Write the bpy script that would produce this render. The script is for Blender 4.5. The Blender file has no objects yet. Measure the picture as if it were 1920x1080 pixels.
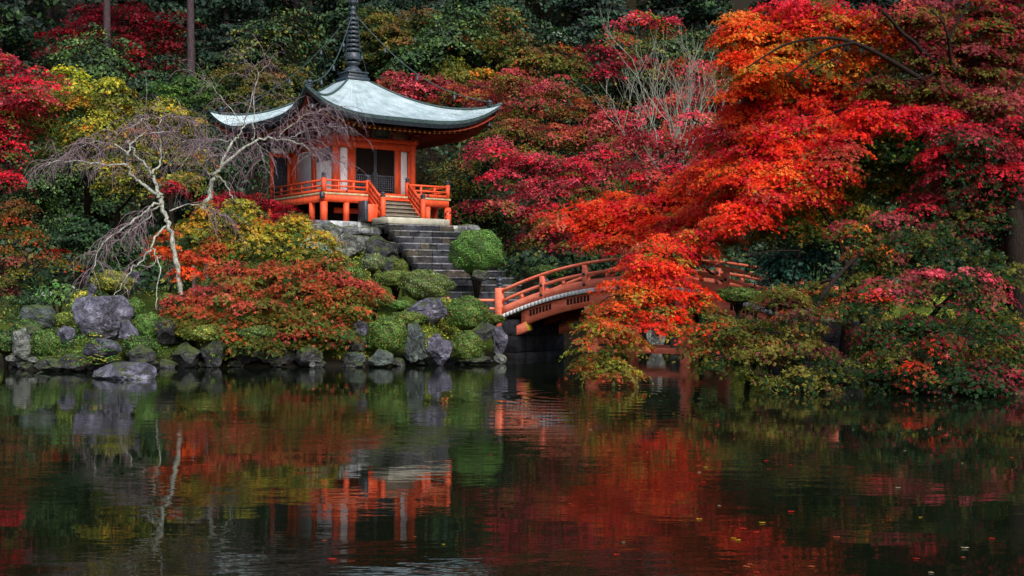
import bpy, math, random
import numpy as np
from mathutils import Vector, noise as mnoise

# ------------------------------------------------------------------ camera, world, sun, exposure
SC = bpy.context.scene
F = 2400.0                 # focal length in photo pixels (1920 wide)
CAMZ = 2.0
HOR = 568.0                # horizon row in the photo
cam_d = bpy.data.cameras.new("camera"); cam = bpy.data.objects.new("camera", cam_d)
SC.collection.objects.link(cam); SC.camera = cam
cam.location = (0, 0, CAMZ); cam.rotation_euler = (math.pi/2, 0, 0)
cam_d.sensor_width = 36; cam_d.lens = 36*F/1920
cam_d.shift_y = (HOR-540)/1920
cam_d.clip_end = 1000; cam_d.clip_start = 0.1
SUN_EL, SUN_AZ = math.radians(41), math.radians(154)     # azimuth clockwise from +Y (north)
w = bpy.data.worlds.new("World"); SC.world = w; w.use_nodes = True
wn = w.node_tree; bg = wn.nodes["Background"]
sky = wn.nodes.new("ShaderNodeTexSky"); sky.sky_type = 'NISHITA'; sky.sun_disc = False
sky.sun_elevation = SUN_EL; sky.sun_rotation = SUN_AZ
sky.air_density = 1.0; sky.dust_density = 3.0; sky.ozone_density = 1.0
wn.links.new(sky.outputs[0], bg.inputs[0]); bg.inputs[1].default_value = 0.14
sd = bpy.data.lights.new("sun", 'SUN'); sun = bpy.data.objects.new("sun", sd); SC.collection.objects.link(sun)
sd.energy = 2.6; sd.angle = math.radians(26); sd.color = (1.0, 0.975, 0.95)
sv = Vector((math.sin(SUN_AZ)*math.cos(SUN_EL), math.cos(SUN_AZ)*math.cos(SUN_EL), math.sin(SUN_EL)))
sun.rotation_euler = sv.to_track_quat('Z', 'Y').to_euler(); sun.location = sv*100
SC.view_settings.view_transform = 'Standard'; SC.view_settings.look = 'None'
SC.view_settings.gamma = 1; SC.view_settings.use_curve_mapping = False
SC.view_settings.exposure = 0.70
cy = SC.cycles
SC.render.engine = 'CYCLES'
cy.max_bounces = 6; cy.diffuse_bounces = 3; cy.glossy_bounces = 3; cy.transmission_bounces = 3; cy.transparent_max_bounces = 4
cy.caustics_reflective = False; cy.caustics_refractive = False
cy.use_denoising = True
try:
    cy.denoiser = 'OPENIMAGEDENOISE'
except Exception: pass

RNG = np.random.default_rng(7)
random.seed(7)
COL = SC.collection

# ------------------------------------------------------------------ helpers
def P(px, py, D):
    return ((px-960)/F*D, D, CAMZ+(HOR-py)/F*D)
def srgb(h):
    if isinstance(h, str):
        h = h.lstrip('#'); c = [int(h[i:i+2], 16)/255 for i in (0, 2, 4)]
    else: c = h
    return tuple(x/12.92 if x <= .04045 else ((x+.055)/1.055)**2.4 for x in c)
def link(o, parent=None):
    COL.objects.link(o)
    if parent is not None: o.parent = parent
    return o
def tag(o, label=None, cat=None, group=None, kind=None):
    if label: o['label'] = label
    if cat: o['category'] = cat
    if group: o['group'] = group
    if kind: o['kind'] = kind
    return o
def empty(name, loc=(0, 0, 0), rz=0, label=None, cat=None, group=None):
    o = bpy.data.objects.new(name, None); o.empty_display_size = .2
    o.location = loc; o.rotation_euler = (0, 0, rz)
    link(o); return tag(o, label, cat, group)

class MB:
    """collects boxes, tubes, lathes, free faces; builds ONE mesh object"""
    def __init__(s): s.v = []; s.f = []; s.c = []; s.n = 0; s.col = (1, 1, 1)
    def add(s, vs, fs, col=None):
        s.v.append(np.asarray(vs, float).reshape(-1, 3)); n = s.n
        s.f.extend([tuple(i+n for i in f) for f in fs]); k = len(s.v[-1]); s.n += k
        s.c.append(np.tile(np.array(col if col is not None else s.col, float), (k, 1)))
    def box(s, x0, x1, y0, y1, z0, z1, bev=0.0, col=None):
        if bev <= 0:
            vs = [(x, y, z) for z in (z0, z1) for y in (y0, y1) for x in (x0, x1)]
            s.add(vs, [(0, 2, 3, 1), (4, 5, 7, 6), (0, 1, 5, 4), (2, 6, 7, 3), (0, 4, 6, 2), (1, 3, 7, 5)], col); return
        b = min(bev, (x1-x0)/2.01, (y1-y0)/2.01, (z1-z0)/2.01)
        vs = []; 
        for z, i in ((z0, b), (z0+b, 0), (z1-b, 0), (z1, b)):
            for (x, y) in ((x0+b, y0), (x1-b, y0), (x1, y0+b), (x1, y1-b), (x1-b, y1), (x0+b, y1), (x0, y1-b), (x0, y0+b)):
                cx, cyy = (x0+x1)/2, (y0+y1)/2
                vs.append((min(max(x, x0+i), x1-i), min(max(y, y0+i), y1-i), z))
        fs = [tuple(reversed(range(8))), tuple(range(24, 32))]
        for r in range(3):
            for k in range(8): fs.append((r*8+k, r*8+(k+1) % 8, (r+1)*8+(k+1) % 8, (r+1)*8+k))
        s.add(vs, fs, col)
    def hexa(s, pts, col=None):   # 8 points, bottom 4 ccw then top 4
        s.add(pts, [(3, 2, 1, 0), (4, 5, 6, 7), (0, 1, 5, 4), (1, 2, 6, 5), (2, 3, 7, 6), (3, 0, 4, 7)], col)
    def beam(s, a, b, wd, ht, up=(0, 0, 1), col=None):
        a = Vector(a); b = Vector(b); d = (b-a).normalized(); u = Vector(up); sd_ = d.cross(u).normalized(); u = sd_.cross(d).normalized()
        h = sd_*wd/2; k = u*ht/2
        s.hexa([a-h-k, a+h-k, b+h-k, b-h-k, a-h+k, a+h+k, b+h+k, b-h+k], col)
    def tube(s, pts, rad, sides=6, col=None, cap=True):
        pts = np.asarray(pts, float); n = len(pts); rad = np.broadcast_to(np.asarray(rad, float), (n,))
        d = np.gradient(pts, axis=0); d /= (np.linalg.norm(d, axis=1, keepdims=True)+1e-9)
        ref = np.array([0, 0, 1.]) if abs(d[0][2]) < .9 else np.array([1., 0, 0])
        a = np.cross(d, ref); a /= (np.linalg.norm(a, axis=1, keepdims=True)+1e-9); b = np.cross(d, a)
        th = np.arange(sides)*2*math.pi/sides
        ring = pts[:, None, :]+rad[:, None, None]*(np.cos(th)[None, :, None]*a[:, None, :]+np.sin(th)[None, :, None]*b[:, None, :])
        fs = []
        for i in range(n-1):
            for k in range(sides):
                k2 = (k+1) % sides; fs.append((i*sides+k, i*sides+k2, (i+1)*sides+k2, (i+1)*sides+k))
        if cap: fs.append(tuple(range(sides))[::-1]); fs.append(tuple(range((n-1)*sides, n*sides)))
        s.add(ring.reshape(-1, 3), fs, col)
    def lathe(s, prof, c=(0, 0, 0), sides=16, col=None):
        vs = []; fs = []
        for (r, z) in prof:
            for k in range(sides):
                t = 2*math.pi*k/sides; vs.append((c[0]+r*math.cos(t), c[1]+r*math.sin(t), c[2]+z))
        for i in range(len(prof)-1):
            for k in range(sides):
                k2 = (k+1) % sides; fs.append((i*sides+k, i*sides+k2, (i+1)*sides+k2, (i+1)*sides+k))
        fs.append(tuple(range(sides))[::-1]); fs.append(tuple(range((len(prof)-1)*sides, len(prof)*sides)))
        s.add(vs, fs, col)
    def build(s, name, mat, parent=None, smooth=False, color=False):
        me = bpy.data.meshes.new(name)
        v = np.concatenate(s.v) if s.v else np.zeros((0, 3))
        me.vertices.add(len(v)); me.vertices.foreach_set('co', v.ravel().astype(np.float32))
        lens = np.array([len(f) for f in s.f], np.int32); idx = np.fromiter((i for f in s.f for i in f), np.int32)
        me.loops.add(len(idx)); me.loops.foreach_set('vertex_index', idx)
        me.polygons.add(len(lens)); st = np.zeros(len(lens), np.int32); st[1:] = np.cumsum(lens)[:-1]
        me.polygons.foreach_set('loop_start', st); me.polygons.foreach_set('loop_total', lens)
        if color:
            at = me.color_attributes.new("Col", 'FLOAT_COLOR', 'POINT')
            c = np.concatenate(s.c); c = np.hstack([c, np.ones((len(c), 1))]); at.data.foreach_set('color', c.ravel().astype(np.float32))
        me.update(calc_edges=True); me.validate(verbose=False)
        if smooth: me.polygons.foreach_set('use_smooth', np.ones(len(me.polygons), bool))
        me.materials.append(mat)
        return link(bpy.data.objects.new(name, me), parent)

# ------------------------------------------------------------------ materials
def newmat(name):
    m = bpy.data.materials.new(name); m.use_nodes = True
    nt = m.node_tree; return m, nt, nt.nodes['Principled BSDF']
def ramp(nt, stops):
    r = nt.nodes.new('ShaderNodeValToRGB'); e = r.color_ramp.elements
    while len(e) < len(stops): e.new(.5)
    for k, (p, c) in enumerate(stops): e[k].position = p; e[k].color = (*c, 1)
    return r
def noisen(nt, scale, detail=5, rough=.55, coord=None, kind='Object'):
    n = nt.nodes.new('ShaderNodeTexNoise'); n.inputs['Scale'].default_value = scale
    n.inputs['Detail'].default_value = detail; n.inputs['Roughness'].default_value = rough
    if coord is None:
        tc = nt.nodes.new('ShaderNodeTexCoord'); coord = tc.outputs[kind]
    nt.links.new(coord, n.inputs['Vector']); return n
def bump(nt, bs, src, dist, strength=1):
    b = nt.nodes.new('ShaderNodeBump'); b.inputs['Distance'].default_value = dist; b.inputs['Strength'].default_value = strength
    nt.links.new(src, b.inputs['Height']); nt.links.new(b.outputs[0], bs.inputs['Normal']); return b
def paint(name, c1, c2, scale=6, rough=.6, bdist=.004, stretch=None, c3=None):
    m, nt, bs = newmat(name); bs.inputs['Specular IOR Level'].default_value = .1 if 'bark' in name else .35
    tc = nt.nodes.new('ShaderNodeTexCoord'); co = tc.outputs['Object']
    if stretch:
        mp = nt.nodes.new('ShaderNodeMapping'); mp.inputs['Scale'].default_value = stretch
        nt.links.new(co, mp.inputs[0]); co = mp.outputs[0]
    n = noisen(nt, scale, 6, .6, co)
    st = [(.35, srgb(c1)), (.65, srgb(c2))]
    if c3: st.append((.78, srgb(c3)))
    r = ramp(nt, st); nt.links.new(n.outputs[0], r.inputs[0]); nt.links.new(r.outputs[0], bs.inputs['Base Color'])
    bs.inputs['Roughness'].default_value = rough
    bump(nt, bs, n.outputs[0], bdist); return m
def colmat(name, rough=.7, transl=0.0, vary=.25, nscale=3, bdist=0, spec=.3, tint=(1, 1, 1)):
    """material whose base colour is the mesh's own colour attribute, slightly varied"""
    m, nt, bs = newmat(name)
    a = nt.nodes.new('ShaderNodeVertexColor'); a.layer_name = 'Col'
    n = noisen(nt, nscale, 4)
    mr = nt.nodes.new('ShaderNodeMapRange'); mr.inputs[1].default_value = .3; mr.inputs[2].default_value = .7
    mr.inputs[3].default_value = 1-vary; mr.inputs[4].default_value = 1+vary
    nt.links.new(n.outputs[0], mr.inputs[0])
    mx = nt.nodes.new('ShaderNodeVectorMath'); mx.operation = 'SCALE'
    nt.links.new(a.outputs[0], mx.inputs[0]); nt.links.new(mr.outputs[0], mx.inputs['Scale'])
    nt.links.new(mx.outputs[0], bs.inputs['Base Color'])
    bs.inputs['Roughness'].default_value = rough; bs.inputs['Specular IOR Level'].default_value = spec
    if bdist: bump(nt, bs, n.outputs[0], bdist)
    if transl > 0:
        t = nt.nodes.new('ShaderNodeBsdfTranslucent'); nt.links.new(mx.outputs[0], t.inputs[0])
        ms = nt.nodes.new('ShaderNodeMixShader'); ms.inputs[0].default_value = transl
        nt.links.new(bs.outputs[0], ms.inputs[1]); nt.links.new(t.outputs[0], ms.inputs[2])
        nt.links.new(ms.outputs[0], nt.nodes['Material Output'].inputs[0])
    return m
M = {}
M['leaf'] = colmat('leaf', .6, .54, .18, 1.2, 0, .2)
M['evergreen'] = colmat('evergreen_leaf', .6, .12, .3, .6, 0, .3)
M['shrubleaf'] = colmat('shrub_leaf', .6, .2, .22, 2.5, 0, .25)
M['bark'] = paint('dark_bark', '#120e0c', '#2a211c', 12, .9, .02, (3, 3, .6))
M['greybark'] = paint('grey_bark', '#55564f', '#a2a698', 9, .85, .015, (2, 2, .8), '#c2c7b8')
M['twig'] = paint('twig_bark', '#5e4c52', '#86757c', 7, .85, .003)
M['palebranch'] = paint('pale_branch', '#5a5c52', '#85877a', 7, .85, .003)
M['cedarbark'] = paint('cedar_bark', '#2a2224', '#4a3d41', 8, .9, .03, (4, 4, .4))
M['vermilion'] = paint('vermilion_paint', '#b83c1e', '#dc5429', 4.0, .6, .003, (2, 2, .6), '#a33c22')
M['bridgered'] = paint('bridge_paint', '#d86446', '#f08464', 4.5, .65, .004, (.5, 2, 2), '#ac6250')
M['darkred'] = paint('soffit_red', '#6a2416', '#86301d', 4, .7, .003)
M['plaster'] = paint('white_plaster', '#e9eaf2', '#f4f5fa', 2, .8, .001)
M['doorwood'] = paint('dark_door_bark_wood', '#16100e', '#241a16', 6, .9, .003, (4, 4, .5))
M['oldwood'] = paint('weathered_wood', '#5c5348', '#8a7f70', 5, .85, .004, (.5, 4, 4))
M['deckwood'] = paint('deck_edge_wood', '#8d7d5c', '#b3a27e', 5, .8, .003)
M['metal'] = paint('dark_bronze', '#20262b', '#39434c', 9, .45, .003)
M['patina'] = paint('green_bronze', '#202f30', '#3a4f4e', 9, .6, .003)
M['gold'] = paint('gold_cap', '#d8b048', '#f0d480', 8, .4, .001)
M['yellow'] = paint('yellow_cap', '#d8b83a', '#e8d050', 8, .6, .001)
M['grille'] = paint('grey_lattice', '#2e3036', '#4c4f5a', 8, .7, .001)
M['louvre'] = paint('dark_slot', '#2a1512', '#3a1c16', 8, .8, .001)
M['edgewhite'] = paint('flaking_white_edge', '#e4e2dc', '#c9c7c2', 5, .8, .004, (4, 1, 1), '#3c3a38')
M['prop'] = paint('grey_prop_wood', '#5d5a5c', '#8a8788', 5, .85, .004, (4, 4, .6))
def roofmat():
    m, nt, bs = newmat('copper_roof')
    n = noisen(nt, 1.6, 8, .65); r = ramp(nt, [(.28, srgb('#7c8f90')), (.45, srgb('#a6b8bc')), (.70, srgb('#c6d2d6'))])
    nt.links.new(n.outputs[0], r.inputs[0])
    n2 = noisen(nt, 7, 6, .7); r2 = ramp(nt, [(.62, (0, 0, 0)), (.75, (1, 1, 1))]); nt.links.new(n2.outputs[0], r2.inputs[0])
    mx = nt.nodes.new('ShaderNodeMix'); mx.data_type = 'RGBA'; nt.links.new(r2.outputs[0], mx.inputs[0])
    nt.links.new(r.outputs[0], mx.inputs[6]); mx.inputs[7].default_value = (*srgb('#5d7a74'), 1)
    # shingle courses: rows by height
    tc = nt.nodes.new('ShaderNodeTexCoord'); sp = nt.nodes.new('ShaderNodeSeparateXYZ'); nt.links.new(tc.outputs['UV'], sp.inputs[0])
    wv = nt.nodes.new('ShaderNodeMath'); wv.operation = 'MULTIPLY'; wv.inputs[1].default_value = 34; nt.links.new(sp.outputs[1], wv.inputs[0])
    fr = nt.nodes.new('ShaderNodeMath'); fr.operation = 'FRACT'; nt.links.new(wv.outputs[0], fr.inputs[0])
    rc = ramp(nt, [(.0, (.55, .58, .56)), (.12, (1, 1, 1))]); nt.links.new(fr.outputs[0], rc.inputs[0])
    mc = nt.nodes.new('ShaderNodeMix'); mc.data_type = 'RGBA'; mc.blend_type = 'MULTIPLY'; mc.inputs[0].default_value = .95; nt.links.new(mx.outputs[2], mc.inputs[6]); nt.links.new(rc.outputs[0], mc.inputs[7])
    mp = nt.nodes.new('ShaderNodeMapping'); mp.inputs['Scale'].default_value = (60, 3, 1); nt.links.new(tc.outputs['UV'], mp.inputs[0]); ns = noisen(nt, 1, 5, .6, mp.outputs[0]); rs_ = ramp(nt, [(.35, (.62, .68, .64)), (.6, (1, 1, 1))]); nt.links.new(ns.outputs[0], rs_.inputs[0])
    md = nt.nodes.new('ShaderNodeMix'); md.data_type = 'RGBA'; md.blend_type = 'MULTIPLY'; md.inputs[0].default_value = .95; nt.links.new(mc.outputs[2], md.inputs[6]); nt.links.new(rs_.outputs[0], md.inputs[7])
    nt.links.new(md.outputs[2], bs.inputs['Base Color']); bs.inputs['Roughness'].default_value = .6
    ad = nt.nodes.new('ShaderNodeMath'); ad.operation = 'ADD'; nt.links.new(fr.outputs[0], ad.inputs[0]); nt.links.new(n2.outputs[0], ad.inputs[1])
    bump(nt, bs, ad.outputs[0], .05); return m
M['roof'] = roofmat()
def rockmat(name, c1, c2, c3, moss, mossamt, scale=2.2):
    m, nt, bs = newmat(name)
    n = noisen(nt, scale, 9, .68); r = ramp(nt, [(.33, srgb(c1)), (.52, srgb(c2)), (.68, srgb(c3))]); nt.links.new(n.outputs[0], r.inputs[0])
    n2 = noisen(nt, 9, 7, .7); lich = ramp(nt, [(.62, (0, 0, 0)), (.68, (1, 1, 1))]); nt.links.new(n2.outputs[0], lich.inputs[0])
    mx = nt.nodes.new('ShaderNodeMix'); mx.data_type = 'RGBA'; nt.links.new(lich.outputs[0], mx.inputs[0]); nt.links.new(r.outputs[0], mx.inputs[6]); mx.inputs[7].default_value = (*srgb('#8d918c'), 1)
    g = nt.nodes.new('ShaderNodeNewGeometry'); sp = nt.nodes.new('ShaderNodeSeparateXYZ'); nt.links.new(g.outputs['True Normal'], sp.inputs[0])
    n3 = noisen(nt, 3, 6, .6); ad = nt.nodes.new('ShaderNodeMath'); ad.operation = 'MULTIPLY_ADD'; ad.inputs[1].default_value = .45
    nt.links.new(sp.outputs[2], ad.inputs[0]); nt.links.new(n3.outputs[0], ad.inputs[2])
    mr = nt.nodes.new('ShaderNodeMapRange'); mr.inputs[1].default_value = 1.05-mossamt; mr.inputs[2].default_value = 1.12-mossamt; nt.links.new(ad.outputs[0], mr.inputs[0])
    m2 = nt.nodes.new('ShaderNodeMix'); m2.data_type = 'RGBA'; nt.links.new(mr.outputs[0], m2.inputs[0]); nt.links.new(mx.outputs[2], m2.inputs[6]); m2.inputs[7].default_value = (*srgb(moss), 1)
    vo = nt.nodes.new('ShaderNodeTexVoronoi'); vo.feature = 'DISTANCE_TO_EDGE'; vo.inputs['Scale'].default_value = 1.5
    tc = nt.nodes.new('ShaderNodeTexCoord'); wv = nt.nodes.new('ShaderNodeVectorMath'); wv.operation = 'MULTIPLY_ADD'; wv.inputs[1].default_value = (.7, .7, .7)
    nt.links.new(n2.outputs['Color'], wv.inputs[0]); nt.links.new(tc.outputs['Object'], wv.inputs[2]); nt.links.new(wv.outputs[0], vo.inputs['Vector'])
    cr = nt.nodes.new('ShaderNodeMapRange'); cr.inputs[1].default_value = 0; cr.inputs[2].default_value = .05; cr.inputs[3].default_value = .35; cr.inputs[4].default_value = 1; nt.links.new(vo.outputs['Distance'], cr.inputs[0])
    sc_ = nt.nodes.new('ShaderNodeVectorMath'); sc_.operation = 'SCALE'; nt.links.new(m2.outputs[2], sc_.inputs[0]); nt.links.new(cr.outputs[0], sc_.inputs['Scale'])
    nt.links.new(sc_.outputs[0], bs.inputs['Base Color']); bs.inputs['Roughness'].default_value = .85
    ba = nt.nodes.new('ShaderNodeMath'); ba.operation = 'MULTIPLY_ADD'; ba.inputs[1].default_value = .35; nt.links.new(n2.outputs[0], ba.inputs[0]); nt.links.new(n.outputs[0], ba.inputs[2])
    bb = nt.nodes.new('ShaderNodeMath'); bb.operation = 'MULTIPLY_ADD'; bb.inputs[1].default_value = .25; nt.links.new(cr.outputs[0], bb.inputs[0]); nt.links.new(ba.outputs[0], bb.inputs[2])
    bump(nt, bs, bb.outputs[0], .25, 1); return m
M['rock'] = rockmat('purple_grey_rock', '#24232c', '#585666', '#9694a4', '#3c4a1a', .17)
M['rockgreen'] = rockmat('green_grey_rock', '#262d2c', '#48524f', '#7a857e', '#3f4d1a', .32)
M['rockdark'] = rockmat('dark_shore_rock', '#201f22', '#38383a', '#5c5c5c', '#39461a', .42)
M['rockpale'] = rockmat('pale_rock', '#4a4d4a', '#747871', '#9c9e97', '#4b5a24', .24)
M['stepstone'] = colmat('step_stone', .9, 0, .7, 4.0, .08)
M['wallstone'] = rockmat('wall_stone', '#3d3e40', '#6e7072', '#a3a6a8', '#4a5522', .3, 1.6)
def groundmat():
    m, nt, bs = newmat('mossy_ground')
    n = noisen(nt, .8, 8, .65); r = ramp(nt, [(.32, srgb('#1c2610')), (.45, srgb('#3c4a1a')), (.58, srgb('#525e22')), (.7, srgb('#4a3a22'))])
    nt.links.new(n.outputs[0], r.inputs[0])
    n2 = noisen(nt, 14, 6, .7)
    mx = nt.nodes.new('ShaderNodeMix'); mx.data_type = 'RGBA'; mx.blend_type = 'MULTIPLY'; mx.inputs[0].default_value = .8
    r2 = ramp(nt, [(.3, (.35, .35, .35)), (.7, (1.3, 1.3, 1.3))]); nt.links.new(n2.outputs[0], r2.inputs[0])
    nt.links.new(r.outputs[0], mx.inputs[6]); nt.links.new(r2.outputs[0], mx.inputs[7])
    # litter up the hill and far left, darkened to paint shade in gaps
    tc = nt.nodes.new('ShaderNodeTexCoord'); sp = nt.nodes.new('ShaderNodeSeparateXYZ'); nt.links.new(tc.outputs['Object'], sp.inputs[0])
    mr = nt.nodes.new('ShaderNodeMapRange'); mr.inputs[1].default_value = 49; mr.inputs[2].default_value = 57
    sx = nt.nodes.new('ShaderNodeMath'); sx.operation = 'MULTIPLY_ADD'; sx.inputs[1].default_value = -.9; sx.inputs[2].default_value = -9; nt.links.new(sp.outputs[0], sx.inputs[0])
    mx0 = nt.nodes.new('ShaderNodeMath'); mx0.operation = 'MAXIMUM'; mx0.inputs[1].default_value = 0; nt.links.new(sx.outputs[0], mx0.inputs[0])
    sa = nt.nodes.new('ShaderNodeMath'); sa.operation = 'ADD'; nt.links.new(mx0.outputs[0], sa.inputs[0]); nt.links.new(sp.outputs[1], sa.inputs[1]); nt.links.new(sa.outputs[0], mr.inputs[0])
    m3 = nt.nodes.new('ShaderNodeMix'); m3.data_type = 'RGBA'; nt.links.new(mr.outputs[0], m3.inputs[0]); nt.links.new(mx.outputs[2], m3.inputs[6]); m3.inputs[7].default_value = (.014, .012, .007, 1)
    mz = nt.nodes.new('ShaderNodeMapRange'); mz.inputs[1].default_value = .45; mz.inputs[2].default_value = .2; nt.links.new(sp.outputs[2], mz.inputs[0])
    m4 = nt.nodes.new('ShaderNodeMix'); m4.data_type = 'RGBA'; nt.links.new(mz.outputs[0], m4.inputs[0]); nt.links.new(m3.outputs[2], m4.inputs[6]); m4.inputs[7].default_value = (.014, .012, .009, 1)
    nt.links.new(m4.outputs[2], bs.inputs['Base Color']); bs.inputs['Roughness'].default_value = 1; bs.inputs['Specular IOR Level'].default_value = .05
    bump(nt, bs, n2.outputs[0], .06); return m
M['ground'] = groundmat()
def watermat():
    m, nt, bs = newmat('pond_water')
    bs.inputs['Base Color'].default_value = (.0035, .0055, .0028, 1); bs.inputs['Roughness'].default_value = .02
    bs.inputs['IOR'].default_value = 1.14
    tc = nt.nodes.new('ShaderNodeTexCoord')
    def mapped(sx, sy):
        mp = nt.nodes.new('ShaderNodeMapping'); mp.inputs['Scale'].default_value = (sx, sy, 1); nt.links.new(tc.outputs['Object'], mp.inputs[0]); return mp.outputs[0]
    n1 = noisen(nt, 1.6, 3, .5, mapped(.55, 1.3))
    n2 = noisen(nt, 7, 2, .5, mapped(.6, 1.2))
    n3 = noisen(nt, .12, 3, .5, mapped(1, 1.6)); r3 = ramp(nt, [(.40, (.12, .12, .12)), (.62, (1.25, 1.25, 1.25))]); nt.links.new(n3.outputs[0], r3.inputs[0])
    a = nt.nodes.new('ShaderNodeMath'); a.operation = 'MULTIPLY_ADD'; a.inputs[1].default_value = .2
    nt.links.new(n2.outputs[0], a.inputs[0]); nt.links.new(n1.outputs[0], a.inputs[2])
    b = nt.nodes.new('ShaderNodeMath'); b.operation = 'MULTIPLY'; nt.links.new(a.outputs[0], b.inputs[0]); nt.links.new(r3.outputs[0], b.inputs[1])
    # a set of ring ripples spreading from one point of the pond
    vd = nt.nodes.new('ShaderNodeVectorMath'); vd.operation = 'DISTANCE'; nt.links.new(tc.outputs['Object'], vd.inputs[0]); vd.inputs[1].default_value = (1.6, 27.5, 0)
    wv = nt.nodes.new('ShaderNodeMath'); wv.operation = 'MULTIPLY'; wv.inputs[1].default_value = 9.5; nt.links.new(vd.outputs['Value'], wv.inputs[0])
    sn = nt.nodes.new('ShaderNodeMath'); sn.operation = 'SINE'; nt.links.new(wv.outputs[0], sn.inputs[0])
    am = nt.nodes.new('ShaderNodeMapRange'); am.inputs[1].default_value = 0; am.inputs[2].default_value = 6.5; am.inputs[3].default_value = .30; am.inputs[4].default_value = 0; nt.links.new(vd.outputs['Value'], am.inputs[0])
    rp = nt.nodes.new('ShaderNodeMath'); rp.operation = 'MULTIPLY'; nt.links.new(sn.outputs[0], rp.inputs[0]); nt.links.new(am.outputs[0], rp.inputs[1])
    sm = nt.nodes.new('ShaderNodeMath'); sm.operation = 'ADD'; nt.links.new(b.outputs[0], sm.inputs[0]); nt.links.new(rp.outputs[0], sm.inputs[1])
    bump(nt, bs, sm.outputs[0], .0062); return m
M['water'] = watermat()

# ------------------------------------------------------------------ ground and pond
POND = [(-90, -30), (90, -30), (90, 4), (30, 18), (14, 26.5), (10.8, 30), (9.6, 33), (9.4, 37), (9.3, 41), (8.4, 46), (7.3, 52), (6.4, 60), (3.4, 63), (1.9, 59), (1.4, 52), (.9, 47.6),
        (-.7, 45.6), (-1.3, 43.3), (-2.7, 41.3), (-5, 39.9), (-9.5, 40.2), (-11.3, 39.2), (-13, 37.4), (-14.6, 38.2), (-16.0, 42), (-22, 43), (-40, 38), (-90, 25)]
PA = np.array(POND); PB = np.roll(PA, -1, axis=0)
def sdist(X, Y):
    """signed distance to the pond edge, positive on land"""
    X = np.asarray(X, float); Y = np.asarray(Y, float); d = np.full(X.shape, 1e9); ins = np.zeros(X.shape, bool)
    for (ax, ay), (bx, by) in zip(PA, PB):
        ex, ey = bx-ax, by-ay; t = np.clip(((X-ax)*ex+(Y-ay)*ey)/(ex*ex+ey*ey), 0, 1)
        d = np.minimum(d, np.hypot(X-ax-t*ex, Y-ay-t*ey))
        c = ((ay > Y) != (by > Y)) & (X < (bx-ax)*(Y-ay)/((by-ay) if by != ay else 1e-9)+ax); ins ^= c
    return np.where(ins, -d, d)
CTRL = np.array([(-.3, 48.4, 1.45), (-1.2, 50, 1.6), (-2.3, 53, 3.0), (-3.5, 56, 4.4), (-4.7, 58.5, 5.0), (-7.8, 62.7, 5.4), (-7.8, 57.5, 4.3), (-8, 50, 2.4), (-8, 44, 1.3), (-3.6, 44.5, 1.3), (-4, 42, .9), (-8, 41, .6),
    (-13, 45, 1.3), (-14, 50, 2.4), (-12, 40.5, .7), (-16, 44, 1.2), (-20, 50, 2.2), (-20, 60, 4.2), (-14, 60, 4.2), (-8, 68, 6), (-2, 62, 3.2), (0, 56, 1.6), (3, 68, 3.5), (10, 62, 3), (12, 50, 2), (10.5, 40, 1.3), (14, 34, 1.6), (13, 30, .9), (20, 30, 2), (30, 40, 4),
    (-8, 80, 12), (-30, 75, 10), (-45, 60, 7), (15, 78, 10), (30, 70, 9), (50, 60, 9), (-8, 100, 24), (-50, 100, 24), (40, 100, 23), (0, 130, 38), (-60, 130, 38), (70, 130, 38), (0, 180, 55), (-90, 160, 50), (90, 160, 50), (-70, 40, 5), (70, 30, 5)], float)
def gz(X, Y):
    X = np.asarray(X, float); Y = np.asarray(Y, float); s = sdist(X, Y)
    d2 = (X[..., None]-CTRL[:, 0])**2+(Y[..., None]-CTRL[:, 1])**2+.5; wt = d2**-2.0
    base = (wt*CTRL[:, 2]).sum(-1)/wt.sum(-1)
    wob = .12*np.sin(X*1.7+Y*.6)+.08*np.sin(X*.7-Y*2.1)+.5*np.sin(X*.11+1)*np.clip((Y-75)/20, 0, 1)
    k = np.clip(s/1.6, 0, 1); k = k*k*(3-2*k)
    land = .18+(base+wob-.18)*k
    # the stone stair lies in the slope: keep the ground just under it
    px_, py_ = X+4.35, Y-58.0; sl = px_*.46-py_*.888; sn_ = np.abs(px_*.888+py_*.46)
    cut = 5.5-.477*np.clip(sl, -.5, 9)-.55+np.clip(sn_-1.7, 0, 3)*.9
    land = np.where((sl > -1.5) & (sl < 9.5) & (s > 1), np.minimum(land, np.maximum(cut, .8)), land)
    return np.where(s > 0, land, -1.4*np.clip(-s/1.5, 0, 1)+.18*np.clip(1+s/.4, 0, 1))
def GZ(x, y): return float(gz(np.array([x]), np.array([y]))[0])
def make_ground():
    xs = np.concatenate([np.linspace(-400, -36, 14), np.arange(-34, 34.01, .45), np.linspace(36, 400, 14)])
    ys = np.concatenate([np.linspace(-200, 18, 12), np.arange(20, 72, .45), np.linspace(73, 175, 50), np.linspace(200, 500, 6)])
    X, Y = np.meshgrid(xs, ys); Z = gz(X, Y)
    mb = MB(); nx, ny = len(xs), len(ys)
    mb.v.append(np.stack([X, Y, Z], -1).reshape(-1, 3)); mb.c.append(np.ones((nx*ny, 3))); mb.n = nx*ny
    mb.f = [(j*nx+i, j*nx+i+1, (j+1)*nx+i+1, (j+1)*nx+i) for j in range(ny-1) for i in range(nx-1)]
    o = mb.build('ground', M['ground'], smooth=True); tag(o, kind='structure')
    mb = MB(); mb.add([(-95, -35, 0), (95, -35, 0), (95, 66, 0), (-95, 66, 0)], [(0, 1, 2, 3)])
    o = mb.build('water', M['water']); tag(o, kind='structure')
make_ground()

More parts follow.
